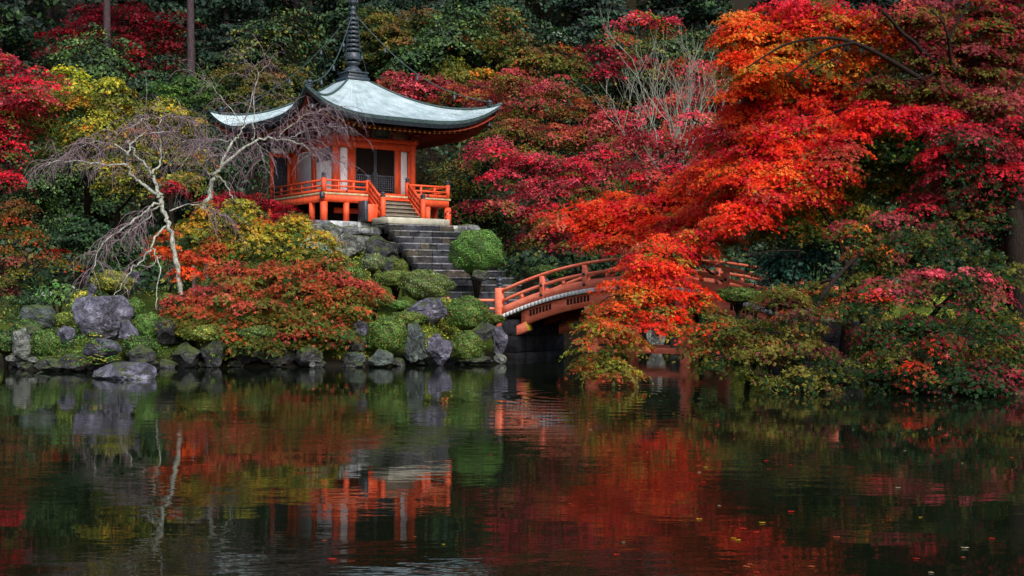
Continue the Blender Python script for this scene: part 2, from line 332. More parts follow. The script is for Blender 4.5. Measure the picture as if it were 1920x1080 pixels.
# ------------------------------------------------------------------ foliage
def norm(a): return a/(np.linalg.norm(a, axis=-1, keepdims=True)+1e-9)
class Leaves:
    def __init__(s): s.q = []; s.c = []
    def add(s, c, n, size, col, lobes=1, jit=.16, rng=RNG, aspect=.62):
        N = len(c); n = norm(n); t = norm(np.cross(n, rng.normal(size=(N, 3)))); b = np.cross(n, t)
        size = np.broadcast_to(np.asarray(size, float), (N,))[:, None]
        cj = col*(1+rng.normal(0, jit, (N, 1)))*(1+rng.normal(0, jit*.35, (N, 3))); cj = np.clip(cj, 0, .95)
        if lobes == 1:
            q = np.stack([c-t*size*.5, c+b*size*aspect*.5+t*size*.05, c+t*size*.5, c-b*size*aspect*.5+t*size*.05], 1)
            s.q.append(q); s.c.append(cj)
        else:
            p0 = c-t*size*.3
            for a in (-.95, 0, .95):
                d = t*math.cos(a)+b*math.sin(a); e = -t*math.sin(a)+b*math.cos(a); L = size*(.95 if a == 0 else .75)
                q = np.stack([p0, p0+d*L*.5+e*size*.17, p0+d*L-n*size*.08, p0+d*L*.5-e*size*.17], 1)
                s.q.append(q); s.c.append(cj)
    def build(s, name, mat, parent=None):
        q = np.concatenate(s.q); c = np.concatenate(s.c); N = len(q)
        me = bpy.data.meshes.new(name)
        me.vertices.add(4*N); me.vertices.foreach_set('co', q.astype(np.float32).ravel())
        me.loops.add(4*N); me.loops.foreach_set('vertex_index', np.arange(4*N, dtype=np.int32))
        me.polygons.add(N); me.polygons.foreach_set('loop_start', np.arange(0, 4*N, 4, dtype=np.int32)); me.polygons.foreach_set('loop_total', np.full(N, 4, np.int32))
        at = me.color_attributes.new("Col", 'FLOAT_COLOR', 'POINT')
        cc = np.repeat(np.hstack([c, np.ones((N, 1))]), 4, axis=0); at.data.foreach_set('color', cc.astype(np.float32).ravel())
        me.update(calc_edges=True); me.materials.append(mat)
        return link(bpy.data.objects.new(name, me), parent)

def pal(*hexes): return np.array([srgb(h) for h in hexes])
# leaf colours; mauve is darkened to carry shade on the low right maples
K = dict(
    scarlet=pal('#f43a1c', '#f0421e', '#ec3020', '#f86024'), orange=pal('#f2702a', '#ee5a20', '#e8862c', '#e44a20'),
    crimson=pal('#dc2038', '#cc1a30', '#e83040', '#b8182c'), pink=pal('#e04860', '#d03c54', '#ea6070', '#bc3048'),
    wine=pal('#8c2030', '#76202c', '#9c2c38', '#642024'), darkred=pal('#a01420', '#8c101c', '#b81a26', '#7c0e18'),
    brown=pal('#82582f', '#70502c', '#8c623a', '#64482a'), olive=pal('#6c6a28', '#5e6426', '#7c7430', '#54581e'),
    green=pal('#42602a', '#527030', '#38542a', '#627e36'), dgreen=pal('#22401c', '#1c361a', '#2c4a22', '#183018'),
    yellow=pal('#d8cc34', '#c8c434', '#c0cc3c', '#e0d444'), ygreen=pal('#aca838', '#949a34', '#b8a83c', '#848c34'),
    gold=pal('#d0902c', '#c8a030', '#d87a2a', '#b88c2c'), rust=pal('#b4502a', '#a8482a', '#c06032', '#984426'),
    coral=pal('#cc6648', '#c05042', '#d47450', '#b44c3e'), dusty=pal('#b84850', '#a83c48', '#c45a58', '#984048'), fire=pal('#f4602c', '#f07c30', '#f2501e', '#ee8c38'),
    teal=pal('#1e4438', '#265444', '#183a30', '#2e5c48'), brightg=pal('#4c7c34', '#58883c', '#3e6e30', '#669446'),
    mauve=pal('#7c343c', '#903e44', '#682c32', '#964a42'), sage=pal('#6c8070', '#7c9080', '#5c7060', '#8a9c88'),
    cedar=pal('#233a2a', '#1b3024', '#2c4632', '#16281e'), ever=pal('#2c4422', '#243a1e', '#35502a', '#1c2e18'))
def mixpal(spec):
    """'scarlet:3,orange:1' -> colours, weights"""
    cs, ws = [], []
    for part in spec.split(','):
        nm, _, k = part.partition(':'); k = float(k or 1); a = K[nm]
        cs.append(a); ws.append(np.full(len(a), k/len(a)))
    ws = np.concatenate(ws); return np.concatenate(cs), ws/ws.sum()

def clump(L, tw, c, r, top, low=None, pr=.5, leaf=.11, lobes=3, dens=1.0, lai=1.6, rng=RNG, flat=.3, root=None, thr=.55):
    c = np.array(c); r = np.array(r)
    N = max(5, int(dens*8.0*r[0]*r[2]/pr**2))
    d = norm(rng.normal(size=(N, 3))); rr = rng.random(N)**.42
    pc = c+d*rr[:, None]*r
    # uneven outline: lobed displacement
    ph = rng.random(3)*6.28
    az = np.arctan2(d[:, 1], d[:, 0]); el = d[:, 2]
    pc = c+(pc-c)*(1+.16*np.sin(3*az+ph[0])+.12*np.sin(5*az+ph[1]+3*el)+.1*np.sin(7*el+ph[2]))[:, None]
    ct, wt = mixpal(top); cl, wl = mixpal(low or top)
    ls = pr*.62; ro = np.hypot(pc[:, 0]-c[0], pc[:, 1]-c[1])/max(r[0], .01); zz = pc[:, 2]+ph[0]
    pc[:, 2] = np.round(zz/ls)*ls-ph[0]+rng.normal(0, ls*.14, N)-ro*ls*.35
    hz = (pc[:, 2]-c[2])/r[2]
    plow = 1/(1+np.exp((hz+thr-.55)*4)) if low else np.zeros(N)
    for i in range(N):
        p = pc[i]; R = pr*rng.uniform(.55, 1.35); out = norm((p-c)*np.array([1, 1, .3]))
        la = .34*leaf**2 if lobes > 1 else .31*leaf**2
        n = int(math.pi*R*R*.75*lai*.3/la)+4
        a = rng.random(n)*6.283; q = rng.random(n)**.5*R
        q *= 1+.35*np.sin(a*rng.integers(3, 6)+rng.random()*6)
        dx = np.cos(a)*q; dy = np.sin(a)*q; drop = -(q/R)**2*R*flat
        til = (dx*out[0]+dy*out[1])*(-.28)
        z = drop+til+rng.normal(0, R*.10, n)
        pos = np.stack([p[0]+dx, p[1]+dy, p[2]+z], 1)
        rad = np.stack([dx, dy, np.zeros(n)], 1)/R
        nn = np.array([0, 0, .75])+out*.45+rad*.5+rng.normal(0, .42, (n, 3))
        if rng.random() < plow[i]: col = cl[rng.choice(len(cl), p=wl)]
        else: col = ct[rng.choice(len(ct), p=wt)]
        base = np.tile(col, (n, 1))
        alt = (ct if rng.random() > .4 else cl); m = rng.random(n) < .22; base[m] = alt[rng.integers(0, len(alt), m.sum())]
        L.add(pos, nn, leaf*rng.uniform(.5, 1.3, n), base, lobes, rng=rng)
        if tw is not None and rng.random() < .8:
            st = c+(p-c)*rng.uniform(.0, .3); mid = (st+p)/2+np.array([0, 0, .12*np.linalg.norm(p-st)])
            tw.tube([st, mid, p-np.array([0, 0, .04])], [.035*pr*1.6, .022*pr*1.6, .008], 4, cap=False)
def limb(mb, a, b, r0, r1, rng=RNG, sag=.15, wob=.12, n=7, sides=7):
    a = np.array(a, float); b = np.array(b, float); t = np.linspace(0, 1, n)[:, None]
    L = np.linalg.norm(b-a); up = np.array([0, 0, 1.])*np.sin(t*math.pi)*sag*L
    w_ = rng.normal(0, wob*L/n, (n, 3)); w_[0] = 0; w_[-1] = 0
    mb.tube(a+(b-a)*t+up+np.cumsum(w_, 0)*.5*np.sin(t*math.pi), np.linspace(r0, r1, n), sides)
def smoothpath(pts, k=3):
    pts = np.asarray(pts, float)
    for _ in range(k-1):
        q = [pts[0]]
        for i in range(len(pts)-1): q += [pts[i]*.75+pts[i+1]*.25, pts[i]*.25+pts[i+1]*.75]
        q.append(pts[-1]); pts = np.array(q)
    return pts

def tree(name, label, cat, base, clumps, top, low=None, group=None, r0=.16, pr=.5, leaf=.11, lobes=3, dens=1, lai=1.6, mat='leaf', bark='bark', seed=0, extra=(), fork=None, twigs=True, depth=.8, flat=.3, limbs=True, thr=.55):
    """clumps: (px, py, rx_px, ry_px, D[, top[, low]]); base=(X,Y). extra: limb paths ((px,py,D)...,r0,r1)"""
    rng = np.random.default_rng(1000+seed)
    bx, by = base; bz = GZ(bx, by)
    root = empty(name, (bx, by, bz), 0, label, cat, group)
    L = Leaves(); T = MB(); org = np.array([bx, by, bz])
    cen = []
    for cl in clumps:
        px, py, rx, ry, D = cl[:5]; gr = (1.22 if min(c_[4] for c_ in clumps) > 33 else 1.12) if leaf < .12 else 1.0; rx *= gr; ry *= gr*1.06; tp = cl[5] if len(cl) > 5 and cl[5] else top; lw = cl[6] if len(cl) > 6 else low
        c = np.array(P(px, py, D)); r = np.array([rx*D/F, max(rx, ry)*D/F*depth, ry*D/F])
        c[2] = max(c[2], r[2]*.2+.12)
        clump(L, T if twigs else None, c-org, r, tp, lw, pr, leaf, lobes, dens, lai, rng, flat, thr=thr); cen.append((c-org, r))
    allc = np.mean([c for c, r in cen], 0)
    if fork is None: fk = np.array([allc[0]*.35, allc[1]*.35, max(.8, min(c[2] for c, r in cen)*.55+.3)])
    else: fk = np.array(P(*fork))-org
    mid = fk*.5+np.array([rng.normal(0, .12), rng.normal(0, .1), 0])
    tp_ = smoothpath([(0, 0, -.4), (0, 0, .05), mid, fk]); T.tube(tp_, np.linspace(r0*1.25, r0*.8, len(tp_)), 9)
    nodes = [(fk, r0*.62, 0)]
    for e in extra:
        pts = [np.array(P(*q))-org for q in e[:-2]]
        for i, q in enumerate(pts): nodes.append((q, e[-2]+(e[-1]-e[-2])*i/len(pts), 1))
    todo = list(cen)
    while todo and limbs:
        best = min(((np.linalg.norm((c-n[0])*np.array([1, 1, 1.6]))+.35*n[2], i, j) for i, (c, r) in enumerate(todo) for j, n in enumerate(nodes)), key=lambda q: q[0])
        _, i, j = best; c, r = todo.pop(i); n0, nr, dp = nodes[j]; e_ = c+np.array([0, 0, -.25*r[2]])
        r1 = max(.018, nr*.72); mid_ = n0+(e_-n0)*.5+rng.normal(0, .07*np.linalg.norm(e_-n0), 3)+np.array([0, 0, .05*np.linalg.norm(e_-n0)])
        pts = smoothpath([n0, n0+(mid_-n0)*.5+rng.normal(0, .05, 3), mid_, e_]); T.tube(pts, np.linspace(r1, r1*.55, len(pts)), 6)
        nodes.append((mid_, r1*.8, dp+1)); nodes.append((e_, r1*.6, dp+1))
    for e in extra:
        pts = smoothpath([np.array(P(*q))-org for q in e[:-2]]); T.tube(pts, np.linspace(e[-2], e[-1], len(pts)), 7)
    T.build('trunk', M[bark], root, smooth=True)
    L.build('crown', M[mat], root)
    return root

def shrub(label, px, py, rx, ry, D, spec, group='clipped shrubs on the garden bank', seed=0, leaf=.055, flatb=.35, dens=1.0, rz=None, name='clipped_shrub', cat='shrub', lump=.13, skirt=1.45):
    """clipped dome: px,py = centre of the visible dome, rx, ry in photo pixels"""
    rng = np.random.default_rng(5000+seed)
    c = np.array(P(px, py, D)); a = rx*D/F; b = ry*D/F
    g = GZ(c[0], D); g = max(g, 0.0)
    zb = min(c[2]-b*.9, max(g-.05, c[2]-b*2.2))
    root = empty(name, (c[0], D, zb), 0, label, cat, group)
    cz = c[2]-zb; L = Leaves(); cs, ws = mixpal(spec)
    area = 4*math.pi*((a*a+a*b*2)/3); N = int(dens*area*(1+.3*(cz > b*1.2))*.85*2.3/(.31*leaf**2)*.55)
    d = norm(rng.normal(size=(N, 3))); d[:, 2] = np.where(d[:, 2] < -flatb-.25, np.abs(d[:, 2]), d[:, 2]); d = norm(d)
    ph = rng.random(4)*6
    rad = 1+lump*(np.sin(4*d[:, 0]*2+ph[0])*np.sin(5*d[:, 1]+ph[1])+.7*np.sin(9*d[:, 2]+7*d[:, 0]+ph[2]))+rng.normal(0, .022, N)-np.abs(rng.normal(0, .03, N))
    bl = min(max(b, cz+.05), b*skirt); bz_ = np.where(d[:, 2] < 0, bl, b); rad = rad+np.where(rng.random(N) < .02, rng.uniform(.02, .13, N), 0); pos = d*np.stack([np.full(N, a), np.full(N, a*.92), bz_], 1)*rad[:, None]+np.array([0, 0, cz])
    nn = d+rng.normal(0, .55, (N, 3))
    ci = rng.choice(len(cs), N, p=ws)
    # colour patches over the dome
    pk = (np.sin(d[:, 0]*6+ph[3])+np.sin(d[:, 2]*7+ph[1])+np.sin(d[:, 1]*5+ph[0]))/3
    col = cs[ci]*(1+.45*pk[:, None]); br_ = rng.random(N) < .06+.10*(pk > .35); col[br_] = srgb('#6a5236')
    L.add(pos, nn, leaf*rng.uniform(.7, 1.3, N), col, 1, jit=.22, rng=rng)
    L.build('foliage', M['shrubleaf'], root)
    # twiggy inside: stems fanning up through the foliage and a solid core, its colour darkened as inner shade
    T = MB()
    for k in range(16):
        t = rng.random()*6.28; e = np.array([math.cos(t)*a*.7, math.sin(t)*a*.7, cz+b*rng.uniform(-.2, .7)])
        T.tube([(0, 0, -.2), e*np.array([.3, .3, .5]), e], [.035, .02, .008], 4)
    core = MB(); nu, nv = 16, 9; vs = []
    for j in range(nv):
        f = math.pi*j/(nv-1)
        for i in range(nu):
            t = 2*math.pi*i/nu; k = .86+.05*math.sin(3*t+f*4)
            vs.append((a*k*math.sin(f)*math.cos(t), .92*a*k*math.sin(f)*math.sin(t), cz+(b if f < 1.57 else min(max(b, cz+.05), b*skirt))*k*math.cos(f)))
    core.add(vs, [(j*nu+i, (j+1)*nu+i, (j+1)*nu+(i+1) % nu, j*nu+(i+1) % nu) for j in range(nv-1) for i in range(nu)], cs.mean(0)*.8)
    core.build('shaded_core', M['shrubleaf'], root, color=True, smooth=True)
    T.build('stem', M['bark'], root)
    return root

def rock(label, px, py, wpx, hpx, D, mat='rock', seed=0, depth=None, name='boulder', group='boulders round the pond', rot=None, angular=.5, sub=4, sink=None):
    """px,py = centre of the visible rock, w/h full size in photo pixels"""
    import bmesh
    c = np.array(P(px, py, D)); a = wpx*D/F/2; b = hpx*D/F/2; dd = depth or a*.85
    bm = bmesh.new(); bmesh.ops.create_icosphere(bm, subdivisions=sub, radius=1)
    rs = random.Random(seed*31+5); off = Vector((rs.uniform(-50, 50), rs.uniform(-50, 50), rs.uniform(-50, 50)))
    planes = [(Vector((rs.gauss(0, 1), rs.gauss(0, 1), rs.gauss(0, .8))).normalized(), rs.uniform(.62, .88)) for _ in range(11)]
    for v in bm.verts:
        p = v.co.copy()
        for n, dist in planes:
            k = p.dot(n)
            if k > dist: p = p-n*(k-dist)*angular*1.7
        nz = mnoise.fractal(p*1.6+off, .9, 2.1, 5)*.16+mnoise.noise(p*6+off)*.035
        p = p*(1+nz)
        v.co = (p.x*a*1.08, p.y*dd, p.z*b*1.12)
    base = c[2]-b
    me = bpy.data.meshes.new(name); bm.to_mesh(me); bm.free(); me.materials.append(M[mat])
    o = link(bpy.data.objects.new(name, me)); 
    for v in me.vertices: v.co.z += b
    o.location = (c[0], c[1], base); tag(o, label, 'rock', group)
    if rot: o.rotation_euler = (0, rot, 0)
    return o

# ------------------------------------------------------------------ temple hall
TH = math.radians(36); TZ = 5.7; TX, TY = -7.8, 62.75
def tworld(x, y, z=0): return (TX+x*math.cos(TH)-y*math.sin(TH), TY+x*math.sin(TH)+y*math.cos(TH), TZ+z)
hall = empty('temple_hall', (TX, TY, TZ), TH, 'small vermilion temple hall with curved pale green roof on a stone base above the pond', 'temple')
V_ = M['vermilion']
DH = 3.35; DT = 1.33; W = 2.1; WT = 4.05
# veranda
mb = MB(); mb.box(-DH-.12, DH+.12, -DH-.12, DH+.12, DT-.09, DT, .01)
mb.build('veranda_edge', M['deckwood'], hall)
mb = MB()
for s in (-1, 1):
    mb.box(-DH-.02, DH+.02, s*DH-.09, s*DH+.09, DT-.42, DT-.10); mb.box(s*DH-.09, s*DH+.09, -DH+.091, DH-.091, DT-.421, DT-.101)
mb.box(-DH+.1, DH-.1, -DH+.1, DH-.1, DT-.2, DT-.11)
mb.build('veranda_beam', M['vermilion'], hall)
pp = [-DH, -2.2, 2.2, DH]
for x in pp:
    for y in pp:
        if abs(x) < 3 and abs(y) < 3: continue
        mb = MB(); r = .17 if (abs(x) > 3 and abs(y) > 3) else .14
        mb.lathe([(r, 0), (r, DT-.43)], (x, y, 0), 14); mb.build('veranda_post', V_, hall, smooth=False)
for s, nm in ((-1, 0), (1, 1)):
    mb = MB(); mb.box(-2.2, 2.2, s*2.2-.05, s*2.2+.05, .5, .75); mb.build('tie_beam', V_, hall)
mb = MB()
for k in (-1, 1): mb.box(-2.0, 2.0, k*1.9-.03, k*1.9+.03, .02, DT-.12)
for k in (-1, 1): mb.box(k*1.9-.03, k*1.9+.03, -1.87, 1.87, .02, DT-.12)
mb.build('underfloor_wall', M['doorwood'], hall)
# handrail
def giboshi(mb, c, r=.1, s=1.0, col=None):
    mb.lathe([(r*1.02, 0), (r*1.05, .05*s), (r*.75, .06*s), (r*.75, .10*s), (r*1.1, .11*s), (r*1.15, .14*s), (r*.6, .16*s), (r*.62, .19*s), (r*1.05, .24*s), (r*1.1, .29*s), (r*.8, .35*s), (r*.25, .40*s), (.004, .44*s)], c, 12)
def rail_run(parent, a, b, z0, top, n, mat, nm='railing', ext=0):
    """three-rail fence between a and b (xy), between heights z0 and z0+top"""
    mb = MB(); a = Vector((*a, 0)); b = Vector((*b, 0)); d = (b-a).normalized()
    for h, t in ((.10, .12), (top*.55, .075), (top, .09)):
        mb.beam(a+Vector((0, 0, z0+h))-d*(ext if h == top else 0), b+Vector((0, 0, z0+h))+d*(ext if h == top else 0), .10, t)
    for k in range(1, n):
        p = a+(b-a)*k/n
        mb.beam(p+Vector((0, 0, z0+.03)), p+Vector((0, 0, z0+top-.045)), .09, .09, up=(d.y, -d.x, 0))
    return mb.build(nm, mat, parent)
RT = .56
def newel(parent, x, y, z, h, r=.11, cap='metal', foot=False):
    mb = MB(); mb.lathe([(r, 0), (r, h)], (x, y, z), 12); o = mb.build('newel_post', V_, parent)
    mb = MB(); giboshi(mb, (x, y, z+h), r*.95, .62); mb.build('finial', M[cap], o, smooth=True)
    if foot:
        mb = MB(); mb.lathe([(r*1.25, 0), (r*1.2, .22), (r*1.05, .23)], (x, y, z), 12); mb.build('foot_collar', M['patina'], o)
    return o
G_ = .07
rail_run(hall, (-DH, -DH), (-1.07, -DH), DT, RT, 3, V_); rail_run(hall, (1.07, -DH), (DH, -DH), DT, RT, 3, V_)
rail_run(hall, (-DH, -DH), (-DH, W-.05), DT, RT, 5, V_); rail_run(hall, (DH, -DH), (DH, DH), DT, RT, 6, V_)
for x, y in ((-DH, -DH), (DH, -DH), (-1.07, -DH), (1.07, -DH), (DH, DH)): newel(hall, x, y, DT, .66 if abs(x) > 3 else .66)
# bosses on the lower rail
mb = MB()
for x in (-2.2, 2.2): mb.lathe([(.045, 0), (.05, .03), (.02, .05)], (0, 0, 0), 8); mb.v[-1] = mb.v[-1][:, [0, 2, 1]]*np.array([1, -1, 1])+np.array([x, -DH-.05, DT+.11])
mb.build('boss', M['metal'], hall)
mb = MB(); mb.box(-DH-.24, -DH-.05, -DH-.24, -DH-.05, DT-.30, DT-.02, .02); mb.build('corner_fitting', M['metal'], hall)
# wooden stair with side rails
ys0, ys1, zt0, zt1 = -DH-.10, -4.75, DT, 0.14
for k in range(5):
    z = zt0-(k+1)*(zt0-zt1)/6; y = ys0-(k+.5)*(ys0-ys1)/5.5
    mb = MB(); mb.box(-.95, .95, y-.20, y+.15, z-.06, z, .01); mb.box(-.95, .95, y+.12, y+.15, z+.001, z+.14)
    mb.build('stair_tread', M['oldwood'] if k > 0 else V_, hall)
for s in (-1, 1):
    mb = MB(); x0 = s*1.07
    mb.hexa([(x0-.05, ys0, zt0-.45), (x0+.05, ys0, zt0-.45), (x0+.05, ys1, .02), (x0-.05, ys1, .02), (x0-.05, ys0, zt0-.05), (x0+.05, ys0, zt0-.05), (x0+.05, ys1, .32), (x0-.05, ys1, .32)])
    mb.build('stair_stringer', V_, hall)
    mb = MB()
    for h in (.16, .40, .66):
        mb.beam((x0, ys0+.05, zt0+h-.05), (x0, ys1, .28+h), .08, .10 if h < .6 else .12)
    for k in range(1, 5):
        t = k/5; y = ys0+(ys1-ys0)*t; zz = zt0+(.32-zt0)*t
        mb.box(x0-.035, x0+.035, y-.035, y+.035, zz, zz+.6)
    mb.build('stair_railing', V_, hall)
    newel(hall, x0, ys1, 0.0, 1.12, .12, 'metal', True)
mb = MB(); mb.box(-1.7, -1.18, -4.5, -3.6, .0, .80, .02); mb.build('offering_cupboard', V_, hall)
mb = MB(); mb.box(-1.9, -1.72, -4.55, -3.9, .0, .95, .02); mb.build('cupboard_side', M['metal'], hall)
# walls
def side_box(mb, k, x0, x1, y0, y1, z0, z1, **kw):
    """box in the frame of wall side k (0 = front): x along, y outwards negative"""
    n0 = len(mb.v); mb.box(x0, x1, y0, y1, z0, z1, **kw); v = mb.v[-1]; a = -k*math.pi/2
    c, s = math.cos(a), math.sin(a); mb.v[-1] = np.stack([v[:, 0]*c-v[:, 1]*s, v[:, 0]*s+v[:, 1]*c, v[:, 2]], 1)
mb = MB()
for k in range(4): side_box(mb, k, -W+.04, W-.04, -W+.05, -W+.12, DT+.0, 5.3)
mb.build('wall', M['plaster'], hall)
for k in range(4):
    for x in ([-W, W] if k == 0 else ([] if k == 2 else ([W] if k == 3 else [W]))):
        pass
for (x, y) in ((-W, -W), (W, -W), (-W, W), (W, W)):
    mb = MB(); mb.lathe([(.17, DT), (.17, WT+.5)], (x, y, 0), 14); mb.build('pillar', V_, hall)
for k in range(4):
    mb = MB()
    side_box(mb, k, -W-.14, W+.14, -W-.15, -W+.02, WT-.42, WT-.12)          # head beam
    mb.build('head_beam', V_, hall); mb = MB()
    side_box(mb, k, -W-.25, W+.25, -W-.19, -W+.02, WT-.09, WT+.13)          # upper beam
    mb.build('eave_beam', V_, hall); mb = MB()
    side_box(mb, k, -W+.1, W-.1, -W-.09, -W+.02, DT+.02, DT+.22)            # sill
    mb.build('sill_beam', V_, hall)
    for x in ((-1.22, 1.22) if k != 1 else (0,)):
        mb = MB(); side_box(mb, k, x-.14, x+.14, -W-.10, -W+.02, DT+.22, WT-.42); mb.build('wall_stud', V_, hall)
    if k == 0:
        for x in (-1.90, -1.40, 1.40, 1.90): mb = MB(); side_box(mb, k, x-.04, x+.04, -W-.06, -W+.02, DT+.22, WT-.42); mb.build('panel_frame', V_, hall)
for s in (-1, 1):
    x0, x1 = (-1.09, -.012) if s < 0 else (.012, 1.09)
    mb = MB(); mb.box(x0, x1, -W-.06, -W+.0, DT+.22, WT-.42); d = mb.build('door', M['doorwood'], hall)
    mb = MB()
    for j in range(1, 9):
        x = x0+(x1-x0)*j/9; mb.box(x-.012, x+.012, -W-.085, -W-.061, DT+.25, DT+1.0)
    for j in range(1, 7): z = DT+.25+.75*j/7; mb.box(x0+.03, x1-.03, -W-.092, -W-.0855, z-.012, z+.012)
    mb.box(x0+.02, x1-.02, -W-.085, -W-.061, DT+1.0, DT+1.06)
    for xx in (x0+.0, x1-.06): mb.box(xx, xx+.06, -W-.095, -W-.061, DT+.24, WT-.44)
    mb.build('lattice', M['grille'], d)
    mb = MB(); mb.lathe([(.05, 0), (.06, .02), (.03, .05)], (0, 0, 0), 10); mb.v[-1] = mb.v[-1][:, [0, 2, 1]]*np.array([1, -1, 1])+np.array([s*.10, -W-.06, DT+1.12])
    mb.build('door_knob', M['metal'], d)
# window high on the left wall
mb = MB(); side_box(mb, 1, .35, 1.8, -W-.05, -W+.03, 3.05, 3.58); wn_ = mb.build('window', M['doorwood'], hall)
mb = MB()
for j in range(9): side_box(mb, 1, .4+j*.165, .45+j*.165, -W-.08, -W-.051, 3.05, 3.58)
mb.build('window_bar', M['grille'], wn_)
# lattice side screen closing the veranda (left side, at the back)
scr = MB(); scr.box(-DH-.05, -DH+.10, W-.08, W+.08, DT, DT+2.35); scr.box(-W-.42, -W-.20, W-.08, W+.08, DT, DT+2.35)
scr.box(-DH-.15, -W-.1, W-.09, W+.09, DT+2.1, DT+2.25); scr.box(-DH+.10, -W-.4, W-.07, W+.07, DT+.02, DT+.15)
so = scr.build('side_screen', V_, hall)
mb = MB()
for j in range(11): x = -DH+.12+j*.078; mb.box(x, x+.03, W-.05, W-.02, DT+.15, DT+2.1)
for j in range(19): z = DT+.2+j*.1; mb.box(-DH+.10, -W-.42, W-.053, W-.0505, z, z+.03)
mb.box(-DH+.10, -W-.42, W+.02, W+.03, DT+.15, DT+2.1)
mb.build('lattice', M['grille'], so)
mb = MB(); mb.box(-DH, -W-.4, W-.06, W+.06, DT+2.27, DT+2.52); mb.build('screen_panel', M['plaster'], so)
# brackets, frieze and rafters
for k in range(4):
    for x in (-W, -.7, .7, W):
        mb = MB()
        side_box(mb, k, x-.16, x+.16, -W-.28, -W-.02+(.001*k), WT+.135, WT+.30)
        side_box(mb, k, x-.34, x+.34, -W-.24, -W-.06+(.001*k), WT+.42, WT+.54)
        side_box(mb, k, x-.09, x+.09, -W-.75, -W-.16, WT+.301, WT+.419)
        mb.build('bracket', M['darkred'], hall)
RE = 5.2
def roof_half(v): return .55+(RE-.25-.55)*v
def roof_pt(u, v, dz=0, inset=0):
    h = roof_half(v)*(1-inset)
    ext = 1+.055*abs(u)**3*v*v
    z = 4.8+2.35*max(0, 1-v)**1.4+1.05*abs(u)**4.2*v**2.6
    return (u*h*ext, -h*ext, z+dz)
def roof_surface(mb, dz, v0, v1, nu=36, nv=22, flip=False, inset=0, fz=None):
    for k in range(4):
        a = -k*math.pi/2; c, s = math.cos(a), math.sin(a); vs = []
        for j in range(nv+1):
            v = v0+(v1-v0)*j/nv
            for i in range(nu+1):
                x, y, z = roof_pt(-1+2*i/nu, v, dz, inset)
                if fz: z = fz(-1+2*i/nu, v)
                vs.append((x*c-y*s, x*s+y*c, z))
        fs = [(j*(nu+1)+i, (j+1)*(nu+1)+i, (j+1)*(nu+1)+i+1, j*(nu+1)+i+1) for j in range(nv) for i in range(nu)]
        if flip: fs = [f[::-1] for f in fs]
        mb.add(vs, fs)
mb = MB(); roof_surface(mb, 0, 0, 1); ro = mb.build('roof', M['roof'], hall, smooth=True)
uvl = ro.data.uv_layers.new(name='UVMap')
npv = 37*23; vidx = np.empty(len(ro.data.loops), np.int32); ro.data.loops.foreach_get('vertex_index', vidx)
loc = vidx % npv; uv = np.stack([(loc % 37)/36, (loc//37)/22], 1); uvl.data.foreach_set('uv', uv.astype(np.float32).ravel())
# layered eave edge
def eave_band(name, mat, ztop, zbot, out_t, out_b):
    mb = MB(); nu = 40
    for k in range(4):
        a = -k*math.pi/2; c, s = math.cos(a), math.sin(a); vs = []
        for i in range(nu+1):
            x, y, z = roof_pt(-1+2*i/nu, 1)
            f = 1+out_t/RE; g = 1-out_b/RE
            for (px_, py_, pz_) in ((x*f, y*f, z+ztop), (x*g, y*g, z+zbot)): vs.append((px_*c-py_*s, px_*s+py_*c, pz_))
        mb.add(vs, [(2*i, 2*i+1, 2*i+3, 2*i+2) for i in range(nu)])
    return mb.build(name, mat, ro, smooth=True)
eave_band('eave_edge', M['patina'], .0, -.16, 0, .03); eave_band('eave_underlayer', M['metal'], -.16, -.34, -.03, .16)
# soffit board and rafters
mb = MB()
def soff(u, v): return 4.30+(1-v)*.62+(1.05*abs(u)**4.2)*v**2.2
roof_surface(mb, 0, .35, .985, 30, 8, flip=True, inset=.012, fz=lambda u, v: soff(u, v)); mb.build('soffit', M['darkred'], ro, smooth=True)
mb = MB()
for k in range(4):
    a = -k*math.pi/2; c, s = math.cos(a), math.sin(a)
    for i in range(33):
        u = -.96+1.92*i/32
        def q(v, dz, du=0):
            x, y, z = roof_pt(u, v, 0, .012); x += du; z = soff(u, v)+dz; return Vector((x*c-y*s, x*s+y*c, z))
        mb.beam(q(.42, -.06), q(.90, -.06), .07, .10)
        d = (q(.90, -.06)-q(.42, -.06)).normalized(); tips = MB(); tips.beam(q(.90, -.06)+d*.002, q(.90, -.06)+d*.03, .095, .13)
        if k < 2 or i == 32: tips.build('rafter_cap', M['gold'], ro)
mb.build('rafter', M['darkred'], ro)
# hip ridges, ridge-end knobs and corner bells
for k in range(4):
    mb = MB(); a = -k*math.pi/2; c, s = math.cos(a), math.sin(a); pts = []
    for j in range(25):
        x, y, z = roof_pt(-1, .02+.985*j/24, .03); pts.append((x*c-y*s, x*s+y*c, z))
    mb.tube(pts, np.linspace(.05, .07, 25), 6); h_ = mb.build('hip_ridge', M['patina'], ro, smooth=True)
    x, y, z = roof_pt(-1, .92, .05); cc = (x*c-y*s, x*s+y*c, z)
    mb = MB(); giboshi(mb, cc, .13, .8); mb.build('ridge_knob', M['metal'], h_, smooth=True)
    x, y, z = roof_pt(-.97, .93, 0); z = soff(-1, .95)-.45; cc = (x*c-y*s, x*s+y*c, z)
    mb = MB(); mb.lathe([(.12, 0), (.11, .05), (.085, .2), (.06, .27), (.015, .29), (.012, .5)], cc, 12); mb.build('corner_bell', M['metal'], ro, smooth=True)
